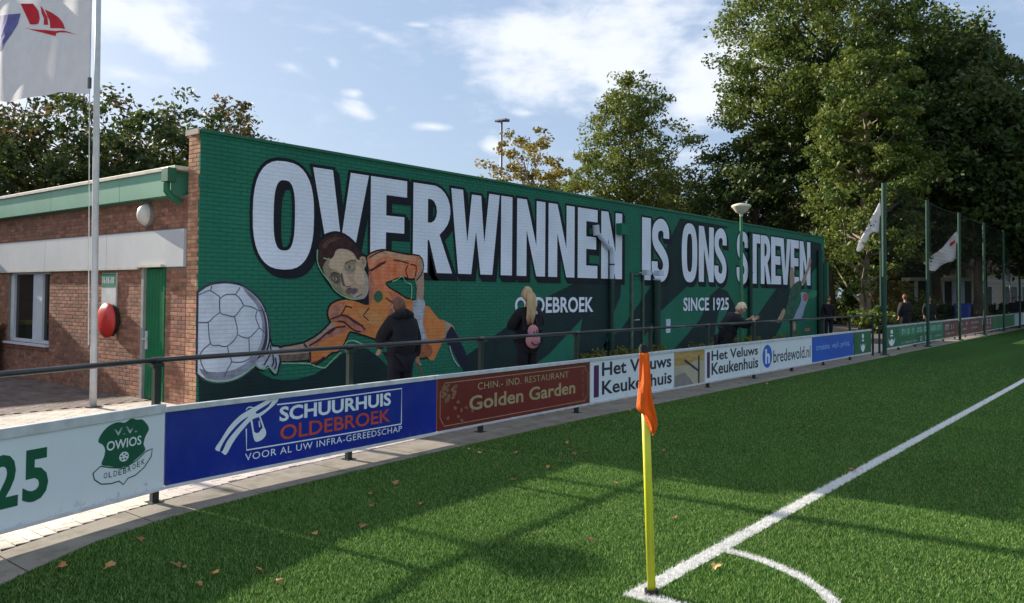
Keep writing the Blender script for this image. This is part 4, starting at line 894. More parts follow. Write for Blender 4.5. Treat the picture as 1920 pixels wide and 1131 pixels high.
put_text(o, 'gold_lettering', M_igo, 'Golden Garden', c9(298, 795), c9(1050, 700), c9(298, 690), fn, um, .022)
mk = []
for j in range(4):   # four brush-written characters, too small to read: brush strokes
    v = .43-.105*j; u = ln-.22
    for (x0, y0, x1, y1) in ((0, .06, .07, .06), (.035, .08, .03, 0), (.01, .035, .062, .03), (.0, 0, .03, .035), (.04, .03, .07, -.002)): mk.append((filled([stroke([(u+x0, v+y0), (u+x1, v+y1)], .009)]), 0, 0, .0001*len(mk)))
put(o, 'brush_characters', M_igd, mk, fn)
# first kitchen board
def kitchen(y0, y1, label, tx0, tx1, l1, l2, bar, cr, um):
    o, fn, ln, h = line_board(y0, y1, label, M_bw)
    return o, fn, ln, h
y0 = J[2]
o, fn, ln, h = line_board(y0, J[3]-.006, 'white board with purple bar and black kitchen lettering, behind the orange corner flag', M_bw); um = umap(y0)
put(o, 'purple_bar', M_ip, [(filled([rect(um(1114, 680)[0], um(1123.5, 680)[0], .075, .535)]), 0, 0)], fn)
put_text(o, 'lettering', M_ik, 'Het Veluws', (1129, 706), (1259, 690), (1129, 680), fn, um, .022)
put_text(o, 'lettering', M_ik, 'Keukenhuis', (1129, 741), (1260, 719), (1129, 715), fn, um, .022)
# kitchen picture panel
o, fn, ln, h = line_board(J[3], J[4]-.006, 'board with a printed kitchen photograph of beige cabinets and a dark frame', mat('print_beige', (.42, .38, .28), .4, var=.1, scale=3), top=.045)
put(o, 'printed_wood', mat('print_wood', (.42, .27, .09), .4, var=.25, scale=3, stretch=(1, 1, 8)), [(filled([[(.01, .585), (ln-.02, .585), (ln-.05, .40), (ln*.72, .43), (ln*.45, .36), (.01, .37)]]), 0, 0)], fn)
put(o, 'printed_counter', mat('print_grey', (.22, .21, .20), .4, var=.2), [(filled([[(.01, .02), (ln*.62, .02), (ln*.50, .12), (ln*.33, .24), (.01, .20)]]), 0, 0, .0004)], fn)
put(o, 'printed_frame', M_ik, [(filled([rect(ln*.77, ln*.82, .02, .50)]), 0, 0, .0008), (filled([[(ln*.33, .47), (ln*.77, .26), (ln*.77, .22), (ln*.30, .43)]]), 0, 0, .0010)], fn)
y0 = J[4]
o, fn, ln, h = line_board(y0, J[5]-.006, 'white board with purple bar and black kitchen lettering, in front of the leaning blond person', M_bw); um = umap(y0)
put(o, 'purple_bar', M_ip, [(filled([rect(um(1325, 680)[0]+.02, um(1331.5, 680)[0], .075, .535)]), 0, 0)], fn)
put_text(o, 'lettering', M_ik, 'Het Veluws', (1334.5, 677), (1421.5, 666), (1334.5, 658), fn, um, .022)
put_text(o, 'lettering', M_ik, 'Keukenhuis', (1334.5, 704), (1422, 688), (1334.5, 681), fn, um, .022)
y0 = J[5]
o, fn, ln, h = line_board(y0, J[6]-.006, 'white board with round blue logo and black web address', M_bw); um = umap(y0)
a = um(1430, 668); b_ = um(1448, 668); cx_ = (a[0]+b_[0])/2; rx_ = (b_[0]-a[0])/2
put(o, 'round_logo', M_ib, [(filled([[(cx_+rx_*math.cos(t), .31+.235*math.sin(t)) for t in [2*math.pi*k/28 for k in range(28)]]]), 0, 0)], fn)
put(o, 'logo_letter', M_iw, [(T('h', rx_*.95, .30, .035), cx_-rx_*.42, .16, .0006)], fn)
put_text(o, 'lettering', M_ik, 'bredewold.nl', (1450.5, 681), (1520, 671), (1450.5, 657), fn, um, .008)
y0 = J[6]
o, fn, ln, h = line_board(y0, J[7]-.006, 'bright blue board with pale thin lettering', M_lb); um = umap(y0)
put_text(o, 'lettering', M_isk, 'creatie. wpl. print.', (1530.5, 661), (1595, 647), (1530.5, 646), fn, um, .006)
y0 = J[7]
o, fn, ln, h = line_board(y0, J[8], 'small dark green board with a pale club emblem at the gap in the barrier', M_gn)
def emblem(o, fn, c, s=1.0):
    put(o, 'emblem', M_iw, [(filled([smooth_loop([(c-.22*s, .30), (c-.13*s, .20), (c, .28), (c+.13*s, .20), (c+.22*s, .30), (c+.17*s, .14), (c, .05), (c-.17*s, .14)], 2)]), 0, 0), (filled([rect(c-.09*s, c+.09*s, .34, .385)]), 0, 0, .0003), (filled([smooth_loop([(c-.08*s, .44), (c, .42), (c+.08*s, .44), (c+.06*s, .53), (c-.06*s, .53)], 2)]), 0, 0, .0005)], fn)
emblem(o, fn, ln*.5)
# far boards beyond the gap
def far_board(y0, y1, label, m): return board((-6.545, y0), (-6.545, y1), label, m, z0=.14, z1=.77)
M_illeg = mat('ink_pale_green', (.28, .42, .42), .5, var=.2, scale=5)
o, fn, ln, h = far_board(25.16, 33.0, 'long green board with pale unreadable lettering right of the fence post', M_gn)
emblem(o, fn, .8, 1.6)
put(o, 'pale_field', mat('board_mid_green', (.02, .20, .09), .4, var=.2), [(filled([[(1.6, .30), (7.7, .30), (7.7, .585), (1.6, .585)]]), 0, 0)], fn)
def bars(u0, u1, v0, v1, n, seed):
    r_ = random.Random(seed); out = []; st = (u1-u0)/n
    for k in range(n):
        if r_.random() < .12: continue
        a = u0+k*st; w_ = st*r_.uniform(.55, .8)
        typ = r_.random()
        if typ < .4: out.append((filled([rect(a, a+w_, v0, v1), rect(a+w_*.3, a+w_*.75, v0+(v1-v0)*.3, v1-(v1-v0)*.25)]), 0, 0, .0003))
        elif typ < .7: out.append((filled([rect(a, a+w_*.4, v0, v1)]), 0, 0, .0003))
        else: out.append((filled([[(a, v1), (a+w_, v1), (a+w_, v1-(v1-v0)*.3), (a+w_*.5, v1-(v1-v0)*.3), (a+w_*.5, v0), (a, v0)]]), 0, 0, .0003))
    return out
put(o, 'unreadable_lettering', M_illeg, bars(2.0, 7.5, .36, .52, 17, 1)+bars(4.3, 6.1, .06, .22, 5, 2)+bars(1.9, 3.9, .07, .13, 14, 3)+bars(6.4, 7.6, .12, .18, 9, 4), fn)
o, fn, ln, h = far_board(33.02, 38.0, 'brown board with pale script, left one of the two brown boards', M_brn); put(o, 'unreadable_lettering', M_illeg, bars(.3, 2.0, .30, .50, 5, 5)+bars(.4, 1.8, .12, .2, 8, 6)+bars(2.6, 4.6, .40, .5, 8, 7)+bars(2.7, 4.4, .2, .28, 8, 8), fn)
o, fn, ln, h = far_board(38.02, 43.4, 'brown board with pale script, right one of the two brown boards', M_brn); put(o, 'unreadable_lettering', M_illeg, bars(.3, 1.9, .40, .5, 6, 9)+bars(.3, 1.8, .2, .28, 8, 10)+bars(2.7, 5.0, .30, .54, 6, 11)+bars(3.2, 4.9, .12, .2, 8, 12), fn)
o, fn, ln, h = far_board(43.42, 50.0, 'plain green board far along the pitch', M_gn)
o, fn, ln, h = far_board(50.02, 53.2, 'pale blue board far along the pitch', mat('board_pale_blue', (.35, .52, .62), .4))
o, fn, ln, h = far_board(53.22, 57.0, 'white and dark board farthest along the pitch', M_bw); put(o, 'dark_field', M_ik, [(filled([rect(.3, 1.6, .1, .5)]), 0, 0)], fn)

# ------------------------------------------------------------------ corner flag
M_yel2 = mat('flagpole_yellow', (.60, .62, .035), .4, var=.05, spec=.5); M_fl = mat('flag_orange', (.85, .16, .008), .7, var=.06, transl=.25, bump=.3, bscale=60); M_blk = mat('black_plastic', (.012, .012, .014), .5)
bz = ground(1222, 1118)
CFL = empty('corner_flag', bz, label='orange corner flag on a yellow plastic pole at the corner arc', cat='corner flag')
top = on_y(1206.5, 650, bz.y+.02); lean = top-bz
tq = lambda z: Vector((lean.x*z/lean.z, lean.y*z/lean.z, z))
MB().tube([tq(0), tq(lean.z-.03)], .0235, n=16).obj('pole', M_yel2, CFL, smooth=True)
MB().tube([tq(lean.z-.035), tq(lean.z)], .027, n=16).tube([tq(lean.z), tq(lean.z+.012)], .02, n=12).obj('cap', M_blk, CFL)
MB().tube([tq(0), tq(.04)], .04, n=16).obj('base_ring', M_blk, CFL)
# the cloth hangs down the pole in folds
sxr = Rv.copy()
rows_ = []; NV, NU = 26, 22
ltx = lambda py: (1197, 1197, 1196.5, 1196, 1195, 1194, 1193, 1192, 1191, 1190, 1188.5, 1199, 1207, 1214)[min(13, int(py*13))]
V = []; 
dpt = (top-EYE).dot(Fv); mpp = dpt/CF
def interp(T_, t): return float(np.interp(t, [a[0] for a in T_], [a[1] for a in T_]))
Lft = [(0, -9.5), (.35, -12), (.68, -18.5), (.705, -17), (.76, -7), (1, 8)]; Rgt = [(0, 9), (.3, 9.5), (.55, 11), (.75, 17), (.90, 19), (.95, 15), (1, 9)]
for j in range(NV+1):
    t = j/NV; z = lean.z-.035-t*.145*1000*mpp*1.02
    a, b_ = interp(Lft, t)*mpp, interp(Rgt, t)*mpp; c_ = tq(z)
    for i in range(NU+1):
        s_ = i/NU; lat = a+(b_-a)*s_
        fold = .010*math.sin(s_*9+t*3)*min(1, t*3+.15)+.006*math.sin(s_*17-t*7)*t
        d_ = -(.029+max(0, .012*math.sin(math.pi*s_)))+fold*.9-.012*t
        V.append(tuple(c_+sxr*lat+Vector((Fv.x, Fv.y, 0))*d_+Vector((0, 0, .010*math.sin(s_*6)*t))))
me = MB(); me.add(V, [(j*(NU+1)+i, (j+1)*(NU+1)+i, (j+1)*(NU+1)+i+1, j*(NU+1)+i+1) for j in range(NV) for i in range(NU)])
fo = me.obj('flag_cloth', M_fl, CFL, smooth=True); md = fo.modifiers.new('thick', 'SOLIDIFY'); md.thickness = .003

# ------------------------------------------------------------------ vegetation
def leafmat(name, c, c2, dark=1.0):
    m = mat(name, c, .55, var=.2, scale=.5, vcol=c2, spec=.35, transl=.35); return m
M_lfdark = leafmat('leaf_dark_green', (.024, .052, .014), (.095, .125, .03))
M_lfmid = leafmat('leaf_green', (.038, .084, .015), (.18, .215, .04))
M_lfolive = leafmat('leaf_olive', (.070, .110, .022), (.22, .25, .055))
M_lfbrown = leafmat('leaf_brownish', (.055, .055, .018), (.17, .11, .04))
M_lfyel = leafmat('leaf_autumn', (.15, .125, .02), (.34, .26, .06))
M_lfhedge = leafmat('leaf_hedge', (.02, .04, .012), (.06, .09, .02))
M_lfyg = leafmat('leaf_yellow_green', (.10, .13, .02), (.30, .28, .05))
M_bark = mat('bark', (.11, .085, .06), .95, var=.35, scale=5, bump=3, bscale=25, stretch=(1, 1, .2))
M_barkp = mat('bark_pale', (.20, .16, .12), .95, var=.35, scale=5, bump=3, bscale=25, stretch=(1, 1, .2))
def leaf_cloud(rg, centres, crad, per, size, flat=.6):
    """leaf-sized faces gathered in sprays round the centres"""
    nC = len(centres); c = np.repeat(centres, per, 0); r = np.repeat(crad, per)
    n = len(c); d = rg.normal(size=(n, 3)); d /= np.linalg.norm(d, axis=1)[:, None]; d *= (rg.rand(n)**.45)[:, None]; d[:, 2] *= flat
    p = c+d*r[:, None]
    nr = rg.normal(size=(n, 3))+np.array([0, 0, .9]); nr /= np.linalg.norm(nr, axis=1)[:, None]
    t = np.cross(nr, rg.normal(size=(n, 3))); t /= np.linalg.norm(t, axis=1)[:, None]; b = np.cross(nr, t)
    s_ = size*rg.uniform(.6, 1.35, n)[:, None]; l = t*s_; w_ = b*s_*.55
    V = np.stack([p-l, p-w_*1.0+l*.1, p+l, p+w_-l*.1], 1).reshape(-1, 3)
    tone = np.clip(np.repeat(rg.rand(nC), per)*.75+rg.rand(n)*.35-.05, 0, 1)
    return V, tone
def tree(name, label, x, y, h, rad, zlo, seed, m, nclu=260, per=60, leaf=.13, trunk=.22, bark=None, cat='tree', group='trees around the ground', shape='round', clr=.9, lobes=3, limbs=26, trunk_top=.8, lean=(0, 0)):
    rg = np.random.RandomState(seed); e = empty(name, (x, y, 0), label=label, cat=cat, group=group)
    cz = (h+zlo)/2; hz = (h-zlo)/2
    u = rg.normal(size=(nclu, 3)); u /= np.linalg.norm(u, axis=1)[:, None]
    rr_ = rg.rand(nclu)**.42
    lob = np.ones(nclu)
    for k in range(lobes*3):
        q_ = rg.normal(size=3); q_ /= np.linalg.norm(q_); lob += rg.uniform(-.30, .34)*np.clip((u@q_-.55)/.45, 0, 1)
    prof = np.ones(nclu)
    if shape == 'cone': prof = np.clip(.95-.62*(u[:, 2]*rr_*.5+.5), .2, 1)*1.25
    if shape == 'egg': prof = 1.05-.28*u[:, 2]
    C_ = np.stack([u[:, 0]*rr_*lob*rad*prof+lean[0]*(u[:, 2]*.5+.5), u[:, 1]*rr_*lob*rad*prof+lean[1]*(u[:, 2]*.5+.5), cz+u[:, 2]*rr_*np.minimum(lob, 1.12)*hz], 1)
    cr = rg.uniform(.6, 1.25, nclu)*clr
    V, tn = leaf_cloud(rg, C_, cr, per, leaf)
    o = bpy.data.objects.new('crown', quads_mesh('crown', V, m, tn)); link(o, e)
    b = MB(); rnd_ = random.Random(seed)
    th = zlo+(h-zlo)*trunk_top; nseg = 7; pts = []; 
    for i in range(nseg+1):
        t = i/nseg; pts.append((rnd_.uniform(-.12, .12)*t*2+lean[0]*t*.5, rnd_.uniform(-.12, .12)*t*2+lean[1]*t*.5, t*th))
    b.tube(pts, [trunk*(1.35 if i == 0 else 1-.8*i/nseg) for i in range(nseg+1)], n=9)
    b.obj('trunk', bark or M_bark, e, smooth=True)
    lb = MB(); order = rg.permutation(nclu)[:limbs]
    for k in order:
        tgt = Vector(C_[k]); zst = max(zlo*.6, min(th*.92, tgt.z-abs(Vector((tgt.x, tgt.y)).length)*rnd_.uniform(.45, .9))); t = zst/th
        i = min(nseg-1, int(t*nseg)); f = t*nseg-i; st = Vector(pts[i]).lerp(Vector(pts[i+1]), f)
        mid = st.lerp(tgt, .5)+Vector((rnd_.uniform(-.3, .3), rnd_.uniform(-.3, .3), -.06*(tgt-st).length)); r0 = trunk*(.42-.25*t)
        lb.tube([st, mid, tgt], [r0, r0*.55, r0*.16], n=5, caps=False)
    if limbs: lb.obj('limbs', bark or M_bark, e, smooth=True)
    return e
def at_px(px, d): return away(px, d)
# grove behind the clubhouse (left)
grove = [(-70, 40, 178, 4.2), (25, 37, 182, 3.6), (110, 42, 190, 4.0), (205, 38, 176, 3.3), (285, 43, 196, 3.4), (345, 40, 208, 2.6), (412, 42, 208, 2.4), (455, 47, 222, 2.0)]
gl = ['dark brownish tree farthest left behind the clubhouse, half behind the flag', 'dark tree above the window end of the clubhouse roof', 'brownish dark tree above the roof left of the flagpole', 'tallest dark tree behind the clubhouse, right beside the flagpole', 'thin-topped brown tree between flagpole and mural wall corner', 'low dark tree just left of the mural wall corner', 'small dark crown above the near corner of the mural wall', 'lowest dark crown sinking behind the top edge of the mural wall']
for i, (px, d, py, rad) in enumerate(grove):
    x, y = at_px(px, d); h = height_at(px, py, d)
    tree('broadleaf_tree', gl[i], x, y, h+.3, rad, 1.2, 20+i, (M_lfbrown, M_lfdark, M_lfbrown, M_lfdark, M_lfbrown, M_lfdark, M_lfbrown, M_lfdark)[i], nclu=165, per=46, leaf=.13, clr=.7, group='trees behind the clubhouse', limbs=60)
# middle trees beyond the mural wall
x, y = at_px(988, 50); tree('autumn_tree', 'sparse yellow-brown autumn tree rising behind the mural wall beside the floodlight mast', x, y, height_at(988, 258, 50)+.3, 3.5, 2.5, 41, M_lfyel, nclu=190, per=44, leaf=.13, clr=.55, shape='egg', limbs=70, trunk=.16, bark=M_barkp, group='trees behind the mural wall')
x, y = at_px(1065, 58); tree('autumn_tree', 'low rusty green tree squeezed between the autumn tree and the olive tree', x, y, height_at(1065, 322, 58), 2.6, 2.5, 42, M_lfolive, nclu=110, per=40, leaf=.14, clr=.65, group='trees behind the mural wall')
x, y = at_px(1180, 54); tree('broadleaf_tree', 'tall olive green tree with pointed top standing clear in the sky behind the wall', x, y, height_at(1180, 150, 54)+.4, 5.3, 2.0, 43, M_lfolive, nclu=470, per=74, leaf=.115, clr=.72, shape='cone', limbs=60, trunk_top=.95, group='trees behind the mural wall')
x, y = at_px(1262, 60); tree('broadleaf_tree', 'darker tree right behind the pointed olive tree', x, y, height_at(1262, 318, 60), 2.6, 2.5, 44, M_lfdark, nclu=150, per=50, leaf=.15, clr=.8, group='trees behind the mural wall')
for i, (px, d, py, rad, m, lb_) in enumerate([(1325, 62, 335, 3.2, M_lfolive, 'bushy low tree behind the wall left of the saucer lamp'), (1400, 60, 352, 3.6, M_lfdark, 'dark undergrowth tree behind the saucer lamp'), (1475, 58, 345, 3.4, M_lfdark, 'dark tree low behind the far end of the mural wall'),
        (1110, 66, 340, 3.2, M_lfbrown, 'far brownish tree low behind the middle of the mural wall'), (1225, 68, 345, 3.4, M_lfdark, 'far dark tree low behind the olive tree')]):
    x, y = at_px(px, d); tree('woodland_tree', lb_, x, y, height_at(px, py, d), rad, .5, 50+i, m, nclu=140, per=50, leaf=.16, clr=.85, group='trees behind the mural wall')
# the big trees on the right
x, y = at_px(1548, 52); tree('beech_tree', 'huge dark green tree with wide left crown rising out of the top of view', x, y, height_at(1520, -90, 52), 6.9, 6.2, 60, M_lfmid, nclu=950, per=95, leaf=.125, clr=.95, trunk=.5, limbs=80, lobes=4, group='big trees beside the pitch', lean=(.6, 0))
x, y = at_px(1420, 50); tree('beech_tree', 'lower wide limbs of a dark tree spreading towards the mural wall', x, y, height_at(1420, 245, 50), 3.9, 4.8, 61, M_lfdark, nclu=210, per=60, leaf=.14, clr=.75, trunk=.3, limbs=50, group='big trees beside the pitch')
x, y = at_px(1622, 44); tree('maple_tree', 'slender yellow-green maple in front of the big dark trees, right of the mural wall end', x, y, height_at(1622, 70, 44), 3.0, 1.9, 62, M_lfyg if False else M_lfmid, nclu=360, per=80, leaf=.115, clr=.6, trunk=.26, limbs=90, bark=M_barkp, shape='egg', trunk_top=.93, group='big trees beside the pitch')
x, y = at_px(1752, 56); tree('beech_tree', 'very dark wide tree behind the ball stop fence', x, y, height_at(1745, 70, 56), 5.2, 3.4, 63, M_lfdark, nclu=720, per=75, leaf=.17, clr=1.0, trunk=.42, limbs=60, group='big trees beside the pitch')
x, y = at_px(1838, 50); tree('beech_tree', 'dark tree with olive top at the right edge of the view', x, y, height_at(1850, 150, 50), 3.9, 3.6, 64, M_lfdark, nclu=600, per=70, leaf=.16, clr=.95, trunk=.36, limbs=60, group='big trees beside the pitch')
x, y = at_px(1812, 62); tree('beech_tree', 'olive crowned tree showing between the two darkest trees', x, y, height_at(1800, 32, 62), 3.9, 6, 65, M_lfmid, nclu=420, per=60, leaf=.16, clr=.9, trunk=.4, limbs=60, group='big trees beside the pitch')
x, y = at_px(1990, 52); tree('beech_tree', 'dark tree just beyond the right border of the view', x, y, height_at(1990, 330, 52), 5.0, 3.0, 66, M_lfdark, nclu=420, per=60, leaf=.17, clr=1.0, trunk=.36, group='big trees beside the pitch')
# wood behind: trunks and low crowns
wl = [(1560, 74, 330), (1600, 66, 420), (1668, 70, 400), (1712, 64, 420), (1765, 78, 380), (1818, 80, 400), (1868, 76, 420), (1915, 70, 380), (1965, 82, 340), (1505, 76, 380), (1640, 84, 330)]
for i, (px, d, py) in enumerate(wl):
    x, y = at_px(px, d); tree('woodland_tree', ('slim dark woodland tree in the shaded wood, %s' % ('behind the conifer', 'left of the first fence post', 'behind the yellow bush', 'behind the seated dark figure', 'behind the pale porch', 'between porch and sunlit house', 'behind the sunlit house', 'right of the sunlit house', 'beyond the right border', 'behind the far wall end', 'deep between the fence posts')[i]), x, y, height_at(px, py, d), 3.6, 2.6, 80+i, (M_lfdark, M_lfmid, M_lfolive)[i % 3], nclu=170, per=52, leaf=.19, clr=1.0, trunk=.24, limbs=20, group='trees of the shaded wood')
# far tree line closing the horizon
def bush(name, label, x, y, rx, ry, h, seed, m, n=60, per=60, leaf=.07, cat='bush', group='bushes beside the pitch path', box_=False, kind=None):
    rg = np.random.RandomState(seed); u = rg.uniform(-1, 1, (n, 3)) if box_ else rg.normal(size=(n, 3))
    if not box_: u /= np.linalg.norm(u, axis=1)[:, None]; u *= (rg.rand(n)**.4)[:, None]
    C_ = np.stack([u[:, 0]*rx, u[:, 1]*ry, h*.5+u[:, 2]*h*.46], 1)
    V, tn = leaf_cloud(rg, C_, rg.uniform(.14, .3, n)*max(.6, min(rx, ry, h)), per, leaf, .9); V[:, 2] = np.maximum(V[:, 2], .01)
    e = empty(name, (x, y, 0), label=label, cat=cat, group=group)
    o = bpy.data.objects.new('foliage', quads_mesh('foliage', V, m, tn)); link(o, e)
    b = MB(); r_ = random.Random(seed)
    for k in range(5): b.tube([(r_.uniform(-.1, .1)*rx, r_.uniform(-.1, .1)*ry, 0), (r_.uniform(-.6, .6)*rx, r_.uniform(-.6, .6)*ry, h*.7)], [.03, .01], n=5)
    b.obj('stems', M_bark, e); return e
rg = np.random.RandomState(77)
C_ = []
for k in range(620):
    t = rg.rand(); px = -500+t*3100; d = rg.uniform(95, 125)
    dd = ray(px, 555); q_ = d/math.hypot(dd.x, dd.y); C_.append((dd.x*q_, dd.y*q_, rg.rand()**.8*rg.uniform(7, 10.5)))
V, tn = leaf_cloud(rg, np.array(C_), rg.uniform(2.0, 3.4, len(C_)), 60, .42)
V[:, 2] = np.maximum(V[:, 2], 0.02)
o = bpy.data.objects.new('far_woodland', quads_mesh('far_woodland', V, M_lfdark, tn)); link(o); tag(o, 'far dark woodland closing the horizon', 'woodland', kind='stuff')
# right-hand woodland floor shrubs, hedge, conifer
bx_ = [(1590, 46, .95, 3.0, M_lfdark, 'column_conifer', 'dark columnar conifer beside the end of the mural wall', 'conifer'), (1562, 52, 1.3, 1.4, M_lfyg, 'yellow_bush', 'yellow-green bush just right of the mural wall end', 'bush'), (1622, 50, 1.5, 1.6, M_lfyg, 'yellow_bush', 'yellowish bush at the foot of the maple', 'bush'),
       (1672, 47, 1.2, 3.2, M_lfyel, 'autumn_bush', 'orange-yellow sunlit autumn bush between first fence post and dark figure', 'bush'), (1640, 40, 1.2, 1.2, M_lfmid, 'leafy_bush', 'low green bush behind the gap in the barrier', 'bush'), (1712, 52, 1.6, 1.9, M_lfolive, 'leafy_bush', 'olive bush behind the dark figure in the shade', 'bush')]
for i, (px, d, r, h, m, nm, lb_, ct) in enumerate(bx_):
    x, y = at_px(px, d); rx = .42 if 'conifer' in nm else r
    bush(nm, lb_, x, y, rx, rx, h, 120+i, m, n=90 if 'conifer' in nm else 60, per=50, leaf=.08, cat=ct)
for i, (p0, p1, d0, d1) in enumerate(((1730, 1800, 44, 50), (1802, 1900, 50, 58))):
    (xa, ya), (xb, yb) = at_px(p0, d0), at_px(p1, d1); L_ = math.hypot(xb-xa, yb-ya)
    e = bush('clipped_hedge', ('clipped dark hedge left of the blue bin', 'clipped dark hedge in front of the sunlit house')[i], (xa+xb)/2, (ya+yb)/2, L_/2, .5, 1.25, 140+i, M_lfhedge, n=200, per=60, leaf=.07, cat='hedge', box_=True)
    e.rotation_euler.z = math.atan2(yb-ya, xb-xa)
# weeds at the foot of the mural wall
rg = np.random.RandomState(9); nC = 120; ys = np.concatenate([rg.uniform(15.8, 19.8, 70), rg.uniform(20.5, 30, 50)])
Cc = np.stack([rg.uniform(WX+.03, WX+.28, nC), ys, rg.uniform(.03, .30, nC)], 1); V, tn = leaf_cloud(rg, Cc, rg.uniform(.06, .16, nC), 26, .035, 1); V[:, 2] = np.maximum(V[:, 2], .01); V[:, 0] = np.maximum(V[:, 0], WX+.012)
o = bpy.data.objects.new('weeds', quads_mesh('weeds', V, M_lfyg, tn)); link(o); tag(o, 'small weeds growing at the foot of the green wall', 'weeds', kind='stuff')

# ------------------------------------------------------------------ flags, masts, lamps
M_galv = mat('pole_white', (.55, .57, .56), .4, var=.08, dirt=(4, .3, (.35, .36, .34)))
M_flagw = mat('flag_white', (.78, .76, .76), .8, var=.04, transl=.3, bump=.3, bscale=40); M_flagr = mat('flag_red', (.62, .02, .04), .8, transl=.2); M_flagb = mat('flag_blue', (.16, .17, .42), .8, transl=.2, var=.2)
FP = Vector((-12.02, 5.32, 0))
fpe = empty('flagpole', FP, label='slim white flagpole in front of the clubhouse facade', cat='flagpole')
MB().tube([(0, 0, 0), (0.0, 0, .5), (-.10, 0, 4.5), (-.14, 0, 7.6)], [.048, .047, .042, .032], n=16).obj('pole', M_galv, fpe, smooth=True)
MB().tube([(0, 0, 0), (0, 0, .035)], .11, n=16).obj('base_plate', M_dgrey, fpe)
MB().tube([(-.075, -.05, .9), (-.17, -.07, 4.4), (-.21, -.06, 7.5)], .008, n=6).obj('halyard', M_galv, fpe)
MB().box(-.20, -.16, -.09, -.05, 4.62, 4.78).obj('cleat', M_dgrey, fpe)
def flag_surface(o, du, dv, U, Vh, amp, ph, sag):
    """point on the blowing cloth: u metres away from the pole, v metres below the top"""
    nrm = Vector((-du.y, du.x, 0)).normalized()
    def f(u, v, l=0.0):
        a = amp*min(1, .15+u/(U*.5)); w_ = math.sin(u*2.6+v*1.1+ph)*a+.4*a*math.sin(u*6.0-v*2.2+ph*2)
        return o+du*u+Vector((0, 0, -1))*(v+sag*(u/U)**1.4*.6-.10*math.sin(u*1.7+.5)*min(1, u))+nrm*(w_+l)
    return f
def flag_mesh(f, U, Vh, nu=30, nv=16, edge=None):
    mb = MB(); mb.add([f(U*i/nu, Vh*j/nv) for j in range(nv+1) for i in range(nu+1)], [(j*(nu+1)+i, (j+1)*(nu+1)+i, (j+1)*(nu+1)+i+1, j*(nu+1)+i+1) for j in range(nv) for i in range(nu)]); return mb
def on_flag(f, loops, side=1, n=3):
    vs, fs = filled(loops); bm = bmesh.new(); V_ = [bm.verts.new((x, y, 0)) for x, y in vs]
    for q_ in fs: bm.faces.new([V_[i] for i in q_])
    bmesh.ops.triangulate(bm, faces=bm.faces[:])
    for _ in range(n): bmesh.ops.subdivide_edges(bm, edges=[e for e in bm.edges if e.calc_length() > .10], cuts=1, use_grid_fill=False); bmesh.ops.triangulate(bm, faces=bm.faces[:])
    bm.verts.ensure_lookup_table(); vs = [f(v.co.x, v.co.y, .004*side) for v in bm.verts]; bm.verts.index_update(); fs = [tuple(v.index for v in q_.verts) for q_ in bm.faces]; bm.free()
    return MB().add(vs, fs)
du = Vector((-1, -.09, 0)).normalized()
F0 = FP+Vector((-.20, -.05, 6.35)); f1 = flag_surface(F0, du, None, 3.6, 1.85, .07, .6, -.80)
FLG = empty('flag', F0, label='white flag with red emblem and blue corner blowing left from the white flagpole', cat='flag', group='flags on poles')
def relp(o, root): o.matrix_parent_inverse = Matrix.Translation(-root.location); return o
relp(flag_mesh(f1, 3.6, 1.80).obj('cloth', M_flagw, FLG, smooth=True), FLG)
# emblem positions measured along the cloth
def fl_uv(px, py):
    best = None
    for i in range(0, 76):
        for j in range(-12, 44):
            u, v = i*.05, j*.05; q_ = f1(u, v)-EYE; d_ = q_.dot(Fv); X_ = 960+CF*q_.dot(Rv)/d_; Y_ = CY-CF*q_.dot(Uv)/d_
            e_ = (X_-px)**2+(Y_-py)**2
            if best is None or e_ < best[0]: best = (e_, u, v)
    for st in (.02, .008, .003):
        b0 = best
        for i in range(-3, 4):
            for j in range(-3, 4):
                u, v = b0[1]+i*st, b0[2]+j*st; q_ = f1(u, v)-EYE; d_ = q_.dot(Fv); X_ = 960+CF*q_.dot(Rv)/d_; Y_ = CY-CF*q_.dot(Uv)/d_
                e_ = (X_-px)**2+(Y_-py)**2
                if e_ < best[0]: best = (e_, u, v)
    return best[1], best[2]
def UVp(L_, o_=(0, 0, 2.828)): return [fl_uv(o_[0]+x/o_[2], o_[1]+y/o_[2]) for x, y in L_]
s_side = 1 if f1(1, 1, 1).x > f1(1, 1, 0).x else -1
for nm, lps in (('emblem', [[(110, 20), (175, 20), (205, 60), (212, 100), (205, 125), (190, 131), (160, 130), (140, 85)], [(215, 30), (232, 50), (252, 90), (256, 132), (232, 132), (234, 100), (222, 70)], [(240, 50), (275, 68), (310, 92), (335, 122), (346, 156), (268, 150), (264, 110)]]),
                ('emblem', [[(130, 147), (220, 158), (290, 165), (350, 165), (410, 185), (330, 172), (300, 175), (295, 192), (230, 175)]])):
    for lp in lps:
        for sd in (1, -1): relp(on_flag(f1, [UVp(lp)], sd).obj(nm, M_flagr, FLG), FLG)
for sd in (1, -1): relp(on_flag(f1, [UVp([(110, 72), (95, 130), (60, 185), (10, 265), (-60, 290), (-90, 200), (-60, 72)])], sd).obj('blue_corner', M_flagb, FLG), FLG)
